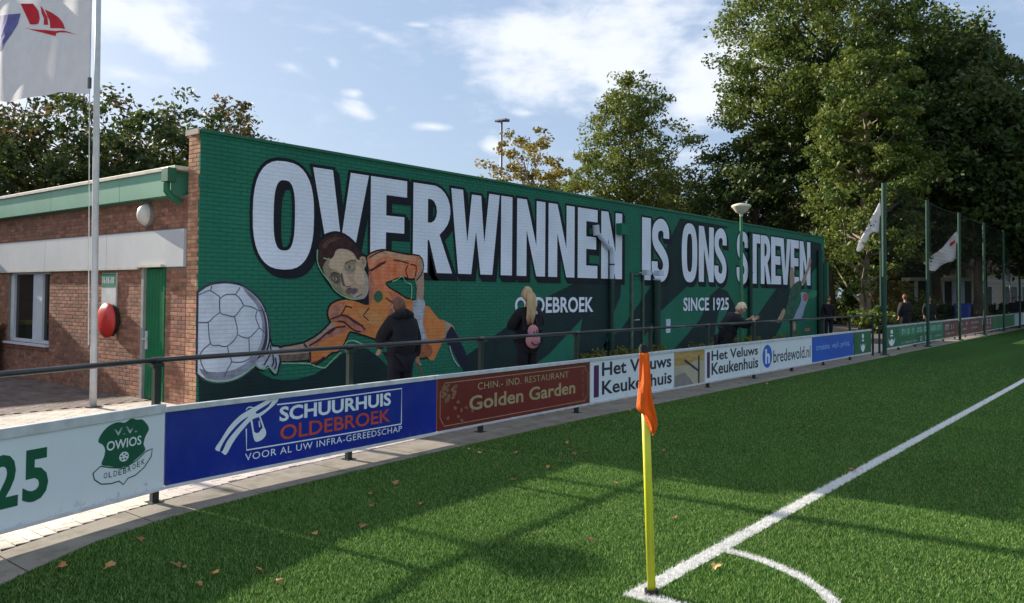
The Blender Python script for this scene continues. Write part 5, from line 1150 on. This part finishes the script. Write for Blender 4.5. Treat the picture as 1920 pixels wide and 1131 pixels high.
# lamp posts with saucer heads
M_lampg = mat('lamp_post_green', (.02, .15, .06), .45, var=.15, dirt=(3, .4, (.01, .05, .03))); M_sauc = mat('lamp_saucer', (.62, .56, .44), .5, var=.08)
def saucer(x, y, h, label, r=.30):
    e = empty('lamp_post', (x, y, 0), label=label, cat='street lamp', group='saucer lamps round the pitch')
    MB().tube([(0, 0, 0), (0, 0, 1.1), (0, 0, h-.2)], [.065, .06, .04], n=12).obj('pole', M_lampg, e, smooth=True)
    MB().lathe([(.045, h-.24), (.05, h-.17), (.10, h-.15), (.16, h-.11), (r*.85, h-.01), (r, h+.03), (r*1.02, h+.05), (r*.9, h+.085), (r*.5, h+.12), (.0001, h+.135)], n=24).obj('lamp_head', M_sauc, e, smooth=True)
    MB().lathe([(.0001, h+.14), (.05, h+.145), (.05, h+.11)], n=10).obj('finial', M_lampg, e); return e
saucer(-9.5, 22.0, 4.15, 'lamp post with pale saucer head standing before the word STREVEN', .27)
saucer(-15.0, 3.08, 4.75, 'lamp post left of the view whose round shadow falls on the turf', .34)
x, y = at_px(1850, 56); saucer(x, y, height_at(1850, 480, 56), 'far lamp post with saucer head in front of the sunlit house', .40)
# floodlight mast
x, y = at_px(938, 66); e = empty('floodlight_mast', (x, y, 0), label='thin grey floodlight mast standing in the open sky behind the wall', cat='mast')
hm = height_at(940, 228, 66); M_mast = mat('mast_grey', (.20, .20, .22), .5, metal=.4)
MB().tube([(0, 0, 0), (0, 0, hm)], [.17, .09], n=10).obj('pole', M_mast, e, smooth=True)
MB().tube([(-.45, -.3, hm), (.55, .35, hm)], .05, n=6).obj('crossbar', M_mast, e)
for k in (-.3, .35): MB().box(k-.28, k+.26, -.25, .30, hm+.02, hm+.16).obj('floodlight', M_mast, e, bev=.02)
# ball stop fence
M_fp = mat('fence_post_green', (.012, .055, .035), .5, var=.2); M_net = mat('net_dark', (.012, .02, .015), .8)
NX, NH, NY0, NS, NN = -6.33, 4.87, 24.45, 5.2, 8
e = empty('ball_stop_fence', (0, 0, 0), label='tall green ball stop fence of posts and netting beside the pitch', cat='fence')
for k in range(NN+1):
    y = NY0+k*NS; MB().tube([(NX, y, 0), (NX, y, NH)], .050 if k else .062, n=12).tube([(NX, y, 0), (NX, y, .05)], .12, n=12).obj('post', M_fp, e, smooth=False)
    if k < NN:
        MB().tube([(NX, y+.06+ (NS-.12)*i/6, NH-.05-.05*math.sin(math.pi*i/6)) for i in range(7)], .012, n=5).obj('top_cable', M_net, e)
def net(y0, y1, z0, z1, st=.12, w_=.0038):
    V_ = []
    y = y0
    while y < y1: V_ += [(NX, y-w_/2, z0), (NX, y+w_/2, z0), (NX, y+w_/2, z1), (NX, y-w_/2, z1), (NX-w_/2, y, z0), (NX+w_/2, y, z0), (NX+w_/2, y, z1), (NX-w_/2, y, z1)]; y += st
    z = z0
    while z < z1: V_ += [(NX-.004, y0, z-w_/2), (NX-.004, y1, z-w_/2), (NX-.004, y1, z+w_/2), (NX-.004, y0, z+w_/2)]; z += st
    return np.array(V_)
for k in range(NN):
    y = NY0+k*NS; o = bpy.data.objects.new('net', quads_mesh('net', net(y+.07, y+NS-.07, .8, NH-.08), M_net)); link(o, e); o['kind'] = 'stuff'
box('post_footing', M_conc, NX-.25, NX+.25, NY0-.28, NY0+.28, .017, .028, e)
# second row of taller thin posts (flagpoles) with drooping flags
def far_flag(px_pole, d, py_top, pts, label, mark=False, pole_top=None, pm_=None):
    x, y = at_px(px_pole, d); zt = height_at(px_pole, py_top, d)
    e = empty('flagpole', (x, y, 0), label=label[0], cat='flagpole', group='far flagpoles behind the ball stop fence')
    MB().tube([(0, 0, 0), (0, 0, zt)], [.05, .03], n=8).obj('pole', pm_ or M_galv, e)
    fe = empty('flag', (x, y, zt), label=label[1], cat='flag', group='flags on poles')
    # outline traced to metres on a vertical cloth turned along the wind
    k_ = d/CF*math.hypot(*(ray(px_pole, 555).xy)); lp = [((p[0]-px_pole)*k_, (py_top-p[1])*k_) for p in pts]
    right = Vector((math.cos(CA), math.sin(CA), 0))
    def fs_(u, v, l=0): return right*u+Vector((Fv.x, Fv.y, 0)).normalized()*(.05*math.sin(u*7+v*3)+.25*abs(u)+l)+Vector((0, 0, v))
    vs, fc = filled([smooth_loop(lp, 2)]); bm = bmesh.new(); V_ = [bm.verts.new((a, b_, 0)) for a, b_ in vs]
    for q_ in fc: bm.faces.new([V_[i] for i in q_])
    bmesh.ops.triangulate(bm, faces=bm.faces[:])
    for _ in range(2): bmesh.ops.subdivide_edges(bm, edges=[g for g in bm.edges if g.calc_length() > .15], cuts=1); bmesh.ops.triangulate(bm, faces=bm.faces[:])
    bm.verts.index_update(); mb = MB().add([fs_(v.co.x, v.co.y) for v in bm.verts], [tuple(v.index for v in q_.verts) for q_ in bm.faces]); bm.free()
    o = mb.obj('cloth', M_flagw, fe, smooth=True); md = o.modifiers.new('thick', 'SOLIDIFY'); md.thickness = .01
    if mark:
        mm = MB().add([fs_(u*k_, -v*k_, -.02) for u, v in ((-9, 22), (-3, 17), (-3, 21), (-8, 27))], [(0, 1, 2, 3)]); mm.obj('red_mark', M_flagr, fe)
far_flag(1651.5, 40, 372, [(1651, 378), (1644, 392), (1634, 412), (1624, 435), (1617, 452), (1622, 455), (1630, 446), (1636, 428), (1643, 424), (1651, 424)], ('pole hidden behind the first tall fence post', 'narrow white flag drooping left of the first tall fence post'), pm_=M_fp)
far_flag(1795, 45, 428, [(1795, 432), (1784, 447), (1770, 462), (1751, 477), (1757, 482), (1757, 488), (1767, 490), (1775, 482), (1783, 477), (1795, 471)], ('pole right behind the third tall fence post', 'white flag with a red mark blowing left of the third tall fence post'), True, pm_=M_fp)
far_flag(1894, 58, 476, [(1894, 480), (1887, 484), (1881, 496), (1880, 512), (1888, 510), (1894, 514)], ('thin white flagpole right of the sunlit house', 'small blue-white flag hanging at the pole right of the sunlit house'))
for i, (px, d, py) in enumerate(((1744, 47, 372), (1798, 49, 400))):
    x, y = at_px(px, d); o = MB().tube([(0, 0, 0), (0, 0, height_at(px, py+8, d))], .05, n=8).obj('fence_mast', M_fp); o.location = (x, y, 0); tag(o, ('thin green mast close behind the second tall fence post', 'thin green mast close behind the third tall fence post')[i], 'mast', 'thin masts behind the ball stop fence')

# ------------------------------------------------------------------ buildings far right
M_hw = mat('house_cream', (.66, .60, .48), .8, var=.08); M_hd = mat('house_dark', (.03, .03, .03), .5); M_hwhite = mat('house_white', (.60, .66, .75), .6, var=.05); M_tile = mat('roof_tiles', (.10, .06, .045), .9, var=.3, scale=5)
def house(px, d, w_, h, dep, label, face):
    x, y = at_px(px, d); e = empty('house', (x, y, 0), label=label, cat='house'); e.rotation_euler.z = face; return e
x, y = at_px(1858, 66)
e = empty('house', (x, y, 0), label='cream sunlit house with white sash windows behind the hedge', cat='house'); e.rotation_euler.z = math.radians(15)
MB().box(-2.6, 2.6, -0.0, 5, 0, 3.3).obj('wall', M_hw, e)
MB().add([(-2.9, -.3, 3.3), (2.9, -.3, 3.3), (2.9, 5.3, 3.3), (-2.9, 5.3, 3.3), (-1.6, 2.4, 4.9), (1.6, 2.4, 4.9)], [(0, 1, 5, 4), (1, 2, 5), (2, 3, 4, 5), (3, 0, 4), (3, 2, 1, 0)]).obj('roof', M_tile, e)
for k, cx in enumerate((-1.7, -.3, 1.2, 2.05)):
    wv = .42 if k < 3 else .25
    f_ = MB().box(cx-wv, cx+wv, -.06, -.003, .8, .87).box(cx-wv, cx+wv, -.06, -.003, 2.35, 2.42).box(cx-wv, cx-wv+.07, -.06, -.003, .87, 2.35).box(cx+wv-.07, cx+wv, -.06, -.003, .87, 2.35).obj('window', M_frame, e)
    MB().box(cx-wv+.07, cx+wv-.07, -.03, -.004, .87, 2.35).obj('pane', mat('far_pane', (.10, .11, .10), .1, spec=.8), f_)
MB().box(-2.62, 2.62, -.05, -.002, 2.62, 2.78).obj('cornice', M_hwhite, e)
x, y = at_px(1778, 58)
e = empty('pavilion', (x, y, 0), label='small white flat roofed porch with dark openings in the shaded wood', cat='pavilion'); e.rotation_euler.z = math.radians(25)
MB().box(-2.2, 2.2, 0, 2.4, 2.65, 2.85).obj('roof', M_hw, e)
for a, b_, m_, nm in ((-1.9, -1.72, M_hw, 'post'), (-.42, -.2, M_hw, 'post'), (.25, .95, M_hwhite, 'door'), (1.35, 1.55, M_hw, 'post')): MB().box(a, b_, .05, .2, 0, 2.648).obj(nm, m_, e)
MB().box(-2.1, 2.1, 2.2, 2.35, 0, 2.64).obj('rear_wall', M_hd, e)
# wheelie bin by the facade, blue bin far right
e = empty('waste_bin', (-18.22, 5.75, 0), label='dark waste bin with yellow lid at the left edge under the window', cat='bin')
M_bin = mat('bin_dark', (.03, .035, .02), .5); M_lid = mat('bin_lid_yellow', (.62, .52, .02), .4)
b = MB(); b.add([(-.24, -.30, .05), (.24, -.30, .05), (.24, .30, .05), (-.24, .30, .05), (-.29, -.36, .98), (.29, -.36, .98), (.29, .36, .98), (-.29, .36, .98)], [(0, 3, 2, 1), (4, 5, 6, 7), (0, 1, 5, 4), (1, 2, 6, 5), (2, 3, 7, 6), (3, 0, 4, 7)]).obj('bin_body', M_bin, e, bev=.02)
MB().box(-.31, .31, -.39, .38, .985, 1.05).tube([(-.2, .40, 1.0), (.2, .40, 1.0)], .02).obj('lid', M_lid, e, bev=.015)
for sx in (-.27, .27): MB().tube([(sx-.02, .28, .1), (sx+.02, .28, .1)], .1, n=14).obj('wheel', M_blk, e)
x, y = at_px(1805, 47)
e = empty('waste_bin', (x, y, 0), label='blue waste bin standing by the hedge beyond the brown boards', cat='bin'); b = MB(); b.add([(-.28, -.28, 0), (.28, -.28, 0), (.28, .28, 0), (-.28, .28, 0), (-.33, -.33, 1.25), (.33, -.33, 1.25), (.33, .33, 1.25), (-.33, .33, 1.25)], [(0, 3, 2, 1), (4, 5, 6, 7), (0, 1, 5, 4), (1, 2, 6, 5), (2, 3, 7, 6), (3, 0, 4, 7)]).obj('bin_body', mat('bin_blue', (.02, .05, .30), .5), e, bev=.03); MB().box(-.35, .35, -.35, .35, 1.255, 1.32).obj('lid', MATS['bin_blue'], e, bev=.02)

# ------------------------------------------------------------------ people
M_sk = mat('skin', (.46, .26, .19), .55, var=.1, scale=20); M_jk = mat('jacket_black', (.005, .0055, .008), .8, var=.3, scale=8, bump=.6, bscale=25); M_jn = mat('trousers_dark', (.007, .008, .013), .85, var=.3, scale=9)
M_hbr = mat('hair_brown', (.13, .055, .03), .6, var=.3, scale=30); M_hbl = mat('hair_blonde', (.55, .40, .22), .55, var=.3, scale=25, stretch=(1, 1, .15), c2=(.36, .24, .12)); M_shoe = mat('shoe_dark', (.015, .015, .017), .5)
def skinned(name, J, E_, m, parent, root=0, sub=2):
    """J: {key: (pos, radius or (rx, ry))}; E_: pairs of keys -> one continuous skinned surface"""
    keys = list(J); me = bpy.data.meshes.new(name); me.from_pydata([J[k][0] for k in keys], [(keys.index(a), keys.index(b_)) for a, b_ in E_], [])
    me.skin_vertices.new() if hasattr(me.skin_vertices, 'new') and not me.skin_vertices else None
    o = bpy.data.objects.new(name, me); link(o, parent); me.materials.append(m)
    md = o.modifiers.new('skin', 'SKIN'); md.use_smooth_shade = True
    sv = me.skin_vertices[0].data
    for i, k in enumerate(keys):
        r = J[k][1]; sv[i].radius = (r, r) if isinstance(r, float) else r
        sv[i].use_root = (i == root)
    sb = o.modifiers.new('sub', 'SUBSURF'); sb.levels = sub; sb.render_levels = sub
    return o
def hand(J, E_, wrist, palm, fwd, side, s=1.0, pre='r', curl=.5):
    """palm + five separate fingers rooted in the palm"""
    w_ = Vector(wrist); f = Vector(fwd).normalized(); sd = Vector(side).normalized(); nn_ = f.cross(sd).normalized()
    J[pre+'pm'] = (tuple(w_+f*.045*s), .026*s); E_.append((palm, pre+'pm')); J[pre+'pk'] = (tuple(w_+f*.085*s), .022*s); E_.append((pre+'pm', pre+'pk'))
    for k, (off, ln) in enumerate(((-.027, .062), (-.009, .075), (.009, .070), (.026, .052))):
        a = w_+f*.10*s+sd*off*s; b_ = a+(f*math.cos(curl)-nn_*math.sin(curl))*ln*.5*s; c_ = b_+(f*math.cos(curl*2.2)-nn_*math.sin(curl*2.2))*ln*.5*s
        for j, p in enumerate((a, b_, c_)): J['%sf%d%d' % (pre, k, j)] = (tuple(p), (.0095, .0085, .007)[j]*s)
        E_ += [(pre+'pk', '%sf%d0' % (pre, k)), ('%sf%d0' % (pre, k), '%sf%d1' % (pre, k)), ('%sf%d1' % (pre, k), '%sf%d2' % (pre, k))]
    a = w_+f*.05*s-sd*.035*s; b_ = a+(f*.7-sd*.7)*.03*s-nn_*.01; J[pre+'t0'] = (tuple(a), .011*s); J[pre+'t1'] = (tuple(b_), .009*s); E_ += [(pre+'pm', pre+'t0'), (pre+'t0', pre+'t1')]
def head_mesh(c, fwd, up, parent, s=1.0, hair=None, skin=None, long=None):
    """head with nose, ears, eyes, mouth; a sculpted ellipsoid"""
    f = Vector(fwd).normalized(); u = Vector(up); u = (u-f*u.dot(f)).normalized(); r = f.cross(u); c = Vector(c)
    b = MB(); n1, n2 = 20, 16
    def sh(a, ph):   # a azimuth from face front, ph latitude
        x = math.sin(a)*math.cos(ph); y = math.cos(a)*math.cos(ph); z = math.sin(ph)
        X = .075*x; Y = .095*y; Z = .118*z
        if z < -.2: X *= 1-.38*(-z-.2); Y = Y*(1-.18*(-z-.2))
        if y > .8 and abs(x) < .3: Y += .022*math.exp(-((x/.13)**2))*math.exp(-(((z+.12)/.14)**2)) + .006*math.exp(-((x/.3)**2))*math.exp(-(((z+.45)/.07)**2))
        if y > .5: Y -= .009*(math.exp(-(((abs(x)-.33)/.14)**2))*math.exp(-(((z-.06)/.11)**2)))
        return c+(r*X+f*Y+u*Z)*s
    b.v = []
    for j in range(n2+1):
        for i in range(n1): b.v.append(tuple(sh(2*math.pi*i/n1, -math.pi/2+math.pi*j/n2))); b.tone.append(0)
    for j in range(n2):
        for i in range(n1): b.f.append((j*n1+i, j*n1+(i+1) % n1, (j+1)*n1+(i+1) % n1, (j+1)*n1+i)); b.m.append(0)
    for sd in (-1, 1):   # ears
        p = c+(r*.076*sd-f*.005)*s; b.tube([p-u*.026*s, p+r*sd*.012*s, p+u*.028*s], [.008*s, .016*s, .010*s], n=7)
    ho = b.obj('head', skin or M_sk, parent, smooth=True)
    eb = MB()
    for sd in (-1, 1):
        p = c+(r*.028*sd+f*.080+u*.010)*s; eb.tube([p-r*.010*s, p+f*.004*s, p+r*.010*s], [.003*s, .006*s, .003*s], n=6)
    eb.obj('eyes', M_blk, ho); mb_ = MB(); p = c+(f*.083-u*.058)*s; mb_.tube([p-r*.022*s, p+f*.006*s, p+r*.022*s], [.003*s, .006*s, .003*s], n=6); mb_.obj('mouth', mat('lip', (.32, .10, .09), .5), ho)
    if hair:
        hb = MB(); rr_ = random.Random(5)
        for j in range(n2+1):
            for i in range(n1):
                a = 2*math.pi*i/n1; ph = -math.pi/2+math.pi*j/n2; front = math.cos(a)
                lim = .25 if front > .45 else (-.05 if front > -.1 else -.55)
                ph = max(ph, lim); p = Vector(sh(a, ph)); d_ = (p-c).normalized(); hb.v.append(tuple(p+d_*(.014+.006*math.sin(a*5+ph*7))*s)); hb.tone.append(0)
        for j in range(n2):
            for i in range(n1): hb.f.append((j*n1+i, j*n1+(i+1) % n1, (j+1)*n1+(i+1) % n1, (j+1)*n1+i)); hb.m.append(0)
        hb.obj('hair', hair, parent, smooth=True)
    return ho
def person(name_label, loc, face, J0, hair, *, hem=.10, jacket=M_jk, trousers=M_jn, long_hair=None, scale=1.0, hands=(('r', 1), ('l', -1)), group=None, fwd_head=(0, 1, 0), puff=.022):
    """joints in local metres, x right, y forward; face = world direction looked at"""
    e = empty('person', loc, label=name_label, cat='person'); e.rotation_euler.z = math.atan2(face[1], face[0])-math.pi/2; e.scale = (scale,)*3
    if group: e['group'] = group
    G = dict(pelvis=((0, 0, .92), (.14, .10)), waist=((0, .0, 1.07), (.125, .095)), chest=((0, 0, 1.28), (.15, .105)), nb=((0, -.01, 1.40), .07), neck=((0, 0, 1.47), .052), hd=((0, .01, 1.53), .05),
             rs=((.17, 0, 1.365), .058), re=((.23, -.03, 1.10), .042), rw=((.24, .04, .86), .03), ls=((-.17, 0, 1.365), .058), le=((-.23, -.03, 1.10), .042), lw=((-.24, .04, .86), .03),
             rh=((.09, 0, .86), .09), rk=((.10, .02, .48), .06), ra=((.10, -.02, .09), .042), rt=((.115, .13, .035), .035), lh=((-.09, 0, .86), .09), lk=((-.10, .02, .48), .06), la=((-.10, -.02, .09), .042), lt=((-.115, .13, .035), .035))
    for k, v in J0.items():
        if k in G: G[k] = (v, G[k][1])
    Ed = [('pelvis', 'waist'), ('waist', 'chest'), ('chest', 'nb'), ('nb', 'neck'), ('neck', 'hd'), ('chest', 'rs'), ('rs', 're'), ('re', 'rw'), ('chest', 'ls'), ('ls', 'le'), ('le', 'lw'),
          ('pelvis', 'rh'), ('rh', 'rk'), ('rk', 'ra'), ('ra', 'rt'), ('pelvis', 'lh'), ('lh', 'lk'), ('lk', 'la'), ('la', 'lt')]
    J = dict(G); E_ = list(Ed)
    for p_, sg in hands:
        wv = Vector(G[p_+'w'][0]); el = Vector(G[p_+'e'][0]); d_ = (wv-el).normalized(); sd = d_.cross(Vector((sg, 0, .2))); sd = Vector((0, 1, 0)) if sd.length < .1 else sd.normalized()
        hand(J, E_, wv, p_+'w', d_, sd, 1.0, p_)
    skinned('body', J, E_, M_sk, e)
    gr = lambda r, k: (r+k if isinstance(r, float) else (r[0]+k, r[1]+k))
    ck = ['pelvis', 'waist', 'chest', 'nb', 'rs', 're', 'rw', 'ls', 'le', 'lw']
    CJ = {k: (G[k][0], gr(G[k][1], puff if k not in ('rw', 'lw') else .012)) for k in ck}
    for p_ in 'rl':   # cuffs end just before the wrist
        a, b_ = Vector(G[p_+'e'][0]), Vector(G[p_+'w'][0]); CJ[p_+'w'] = (tuple(a.lerp(b_, .96)), .044)
    hz = Vector(G['pelvis'][0])-Vector((0, 0, hem)); CJ['hem'] = (tuple(hz), (.17+puff*.6, .13+puff*.6))
    skinned('jacket', CJ, [(a, b_) for a, b_ in Ed if a in ck and b_ in ck]+[('pelvis', 'hem')], jacket, e)
    tk = ['pelvis', 'rh', 'rk', 'ra', 'lh', 'lk', 'la']; TJ = {k: (G[k][0], gr(G[k][1], .018)) for k in tk}
    skinned('trousers', TJ, [(a, b_) for a, b_ in Ed if a in tk and b_ in tk], trousers, e)
    for p_ in 'rl':
        a, t_ = Vector(G[p_+'a'][0]), Vector(G[p_+'t'][0]); MB().tube([(a.x, a.y-.06, .045), (a.x, a.y, .052), (t_.x, t_.y, .04), (t_.x, t_.y+.05, .032)], [.035, .048, .046, .028], n=10).obj('shoe', M_shoe, e, smooth=True)
    hc = Vector(G['hd'][0])+Vector(J0.get('hoff', (0, .01, .10)))
    head_mesh(hc, fwd_head, (0, 0, 1), e, 1.02, hair)
    return e, hc
# 1: dark jacket, seen from behind, reaching down to the right
p = on_x(752, 600, -7.7)
e1, hc = person('person in a dark hooded jacket seen from behind, reaching down to the right, brown hair', (-7.7, p.y, 0), (-1, .12), dict(chest=(.02, .03, 1.26), nb=(.03, .05, 1.38), neck=(.035, .07, 1.43), hd=(.04, .09, 1.47), hoff=(.0, .02, .06), rs=(.19, .04, 1.31), re=(.33, .12, 1.06), rw=(.44, .22, .84), ls=(-.14, .03, 1.34), le=(-.20, .16, 1.10), lw=(-.10, .32, .98)), M_hbr, hem=.24, fwd_head=(.25, .9, -.25), scale=.985, puff=.052)
MB().tube([(.02, -.06, 1.44), (-.10, -.03, 1.42), (-.11, .05, 1.40)], [.07, .055, .03], n=10).tube([(.02, -.06, 1.44), (.13, -.02, 1.42), (.15, .05, 1.40)], [.07, .055, .03], n=10).obj('hood', M_jk, e1, smooth=True)
st = empty('wooden_pole', (-7.92, p.y+.40, 0), label='brown wooden pole held slanting by the person in the hooded jacket', cat='pole')
MB().tube([(.02, -.12, 1.08), (.0, .12, .72), (.0, .55, .05)], [.013, .014, .014], n=8).obj('pole', mat('wood_brown', (.16, .10, .06), .7), st)
# 2: long blonde hair, dark top, pink backpack
p = on_x(990, 600, -8.0)
e2, hc = person('person with long blonde hair and dark top standing before the wall, carrying a pink backpack', (-8.0, p.y, 0), (-1, .25), dict(rs=(.18, .0, 1.36), re=(.32, .06, 1.16), rw=(.22, .28, 1.20), ls=(-.18, 0, 1.36), le=(-.27, .08, 1.13), lw=(-.10, .30, 1.12)), M_hbl, hem=.20, fwd_head=(.5, .85, .0), scale=1.02, puff=.045)
hb = MB(); rr = random.Random(3)
for k in range(60):
    t = rr.uniform(-1, 1); dx = t*.068; hb.tube([(dx*.8, .02-.05, 1.72-.05*t*t), (dx*1.1-.005, -.095, 1.62), (dx*1.15-.02, -.125, 1.48), (dx*1.05-.05, -.150+rr.uniform(-.01, .01), 1.34), (dx*.9-.075, -.145+rr.uniform(-.015, .015), 1.20+rr.uniform(-.03, .05))], [.012, .017, .016, .014, .005], n=5)
hb.obj('long_hair', M_hbl, e2, smooth=True)
M_pink = mat('backpack_pink', (.46, .20, .22), .7, var=.12, scale=9)
q = e2.matrix_basis
bp = empty('backpack', (0, 0, 0), label='pink round backpack with a black drawn face, worn low on the back', cat='backpack'); bp.rotation_euler = (0, 0, math.atan2(.25, -1)-math.pi/2); bp.location = (-8.0, p.y, 0)
b = MB(); n1, n2 = 20, 12
for (cx, cz, rx, rz, dp) in ((-.055, .955, .135, .13, .09), (-.055, 1.10, .095, .10, .075)):
    base_ = len(b.v)
    for j in range(n2+1):
        for i in range(n1):
            a = 2*math.pi*i/n1; ph = -math.pi/2+math.pi*j/n2; b.v.append((cx+rx*math.cos(a)*math.cos(ph), -.20-dp*math.sin(ph)*.9, cz+rz*math.sin(a)*math.cos(ph))); b.tone.append(0)
    for j in range(n2):
        for i in range(n1): b.f.append((base_+j*n1+i, base_+j*n1+(i+1) % n1, base_+(j+1)*n1+(i+1) % n1, base_+(j+1)*n1+i)); b.m.append(0)
b.obj('bag', M_pink, bp, smooth=True)
MB().tube([(-.14, -.275, .93), (-.10, -.287, .89), (-.03, -.288, .885), (.03, -.275, .915)], .010, n=6).tube([(-.085, -.270, 1.0), (-.08, -.262, 1.10)], .009, n=6).tube([(-.03, -.272, 1.0), (-.03, -.264, 1.12)], .009, n=6).obj('drawn_face', M_blk, bp)
for sx in (-.13, .05): MB().tube([(sx, -.13, 1.0), (sx*1.1-.0, -.16, 1.2), (sx, -.08, 1.42)], .012, n=6).obj('strap', M_blk, bp)
MB().add([(.0, -.146, 1.335), (.08, -.146, 1.335), (.07, -.142, 1.385), (.01, -.142, 1.385)], [(0, 1, 2, 3)]).obj('printed_logo', mat('print_pale_blue', (.35, .40, .60), .7), e2)
# 3: blond, leaning on the rail
e3, hc = person('person with short blond hair in a black coat leaning on the barrier rail', (-7.08, 15.75, 0), (.72, .62), dict(pelvis=(0, -.10, .82), waist=(0, -.04, .93), chest=(.01, .08, 1.14), nb=(.01, .14, 1.24), neck=(.01, .17, 1.30), hd=(.01, .20, 1.34), hoff=(0, .06, .07), rs=(.18, .10, 1.21), re=(.24, .28, 1.07), rw=(.16, .46, 1.17), ls=(-.17, .10, 1.21), le=(-.24, .22, 1.04), lw=(-.14, .44, 1.17), rh=(.09, -.10, .78), lh=(-.09, -.10, .78), rk=(.10, -.02, .44), lk=(-.10, -.06, .44), ra=(.10, -.08, .09), la=(-.10, -.16, .09), rt=(.115, .07, .035), lt=(-.115, -.01, .035)), mat('hair_pale_blond', (.62, .50, .34), .6, var=.25, scale=30), hem=.2, fwd_head=(.25, .9, -.35), puff=.07)
# 4: at the far end of the wall
p = on_y(1553, 590, 31.9)
person('person in dark clothes standing by the far end of the green wall', (p.x, 31.9, 0), (.6, -.8), {}, M_hbr, scale=.95)
# far people beyond the barrier
for i, (px, d, sc_, lb_, fc) in enumerate(((1697, 36, 1.0, 'stout person in a dark hooded coat in the shade behind the long green board', (-.7, .7)), (1742, 40, .95, 'person with a bare pale face in black behind the green board end', (.5, -.85)), (1900, 52, .95, 'far person in dark clothes behind the pale blue board', (.2, -1)), (1912, 55, 1.0, 'farthest person in dark clothes at the right edge of the view', (.4, -1)))):
    x, y = at_px(px, d); person(lb_, (x, y, 0), fc, {}, M_hbr, hem=.3, scale=sc_, puff=.09 if i == 0 else .04)

# ------------------------------------------------------------------ fallen leaves
M_lv = mat('fallen_leaf', (.30, .12, .035), .7, var=.4, scale=3, rnd=.4, c2=(.42, .26, .10)); lvm = []
for k in range(5):
    r_ = random.Random(k); pts = []
    for i in range(14):
        a = 2*math.pi*i/14; rr_ = (.030+.014*(i % 2))*(1+.25*math.cos(a))*r_.uniform(.8, 1.15); pts.append((rr_*math.cos(a)*1.2, rr_*math.sin(a), .012*math.sin(a*2+k)+r_.uniform(0, .008)))
    m_ = MB(); m_.add([(0, 0, .004)]+pts, [(0, i+1, (i+1) % 14+1) for i in range(14)]); m_.tube([(.03, 0, .004), (.065, .006, .012)], .0016, n=4); lvm.append(m_.mesh('fallen_leaf', M_lv))
spots = [(345, 1063), (400, 1075), (700, 948), (697, 925), (483, 1068), (1210, 978), (1265, 970), (1105, 1010), (1155, 905), (1342, 1062), (590, 1000), (330, 1058), (372, 1095), (880, 842), (900, 848), (968, 848), (1030, 876), (1150, 790), (1180, 770), (1440, 732), (1370, 760), (1700, 720), (1735, 742), (1830, 920), (260, 1010), (205, 1062), (520, 1090), (1060, 830), (740, 905), (960, 900), (1245, 845), (1075, 850), (1440, 720), (1520, 800), (1600, 880), (790, 945), (680, 985), (115, 1060), (1000, 1000), (1290, 835)]
rr = random.Random(12)
for i, (px, py) in enumerate(spots):
    q = ground(px, py, .035); o = bpy.data.objects.new('fallen_leaf', lvm[i % 5]); link(o); o.location = (q.x, q.y, .036); o.rotation_euler = (rr.uniform(-.35, .35), rr.uniform(-.35, .35), rr.uniform(0, 6.3)); k = rr.uniform(.38, .85); o.scale = (k, k, k)
    tag(o, 'small dry brown leaf lying on the green turf', 'leaf', 'fallen leaves on the turf')
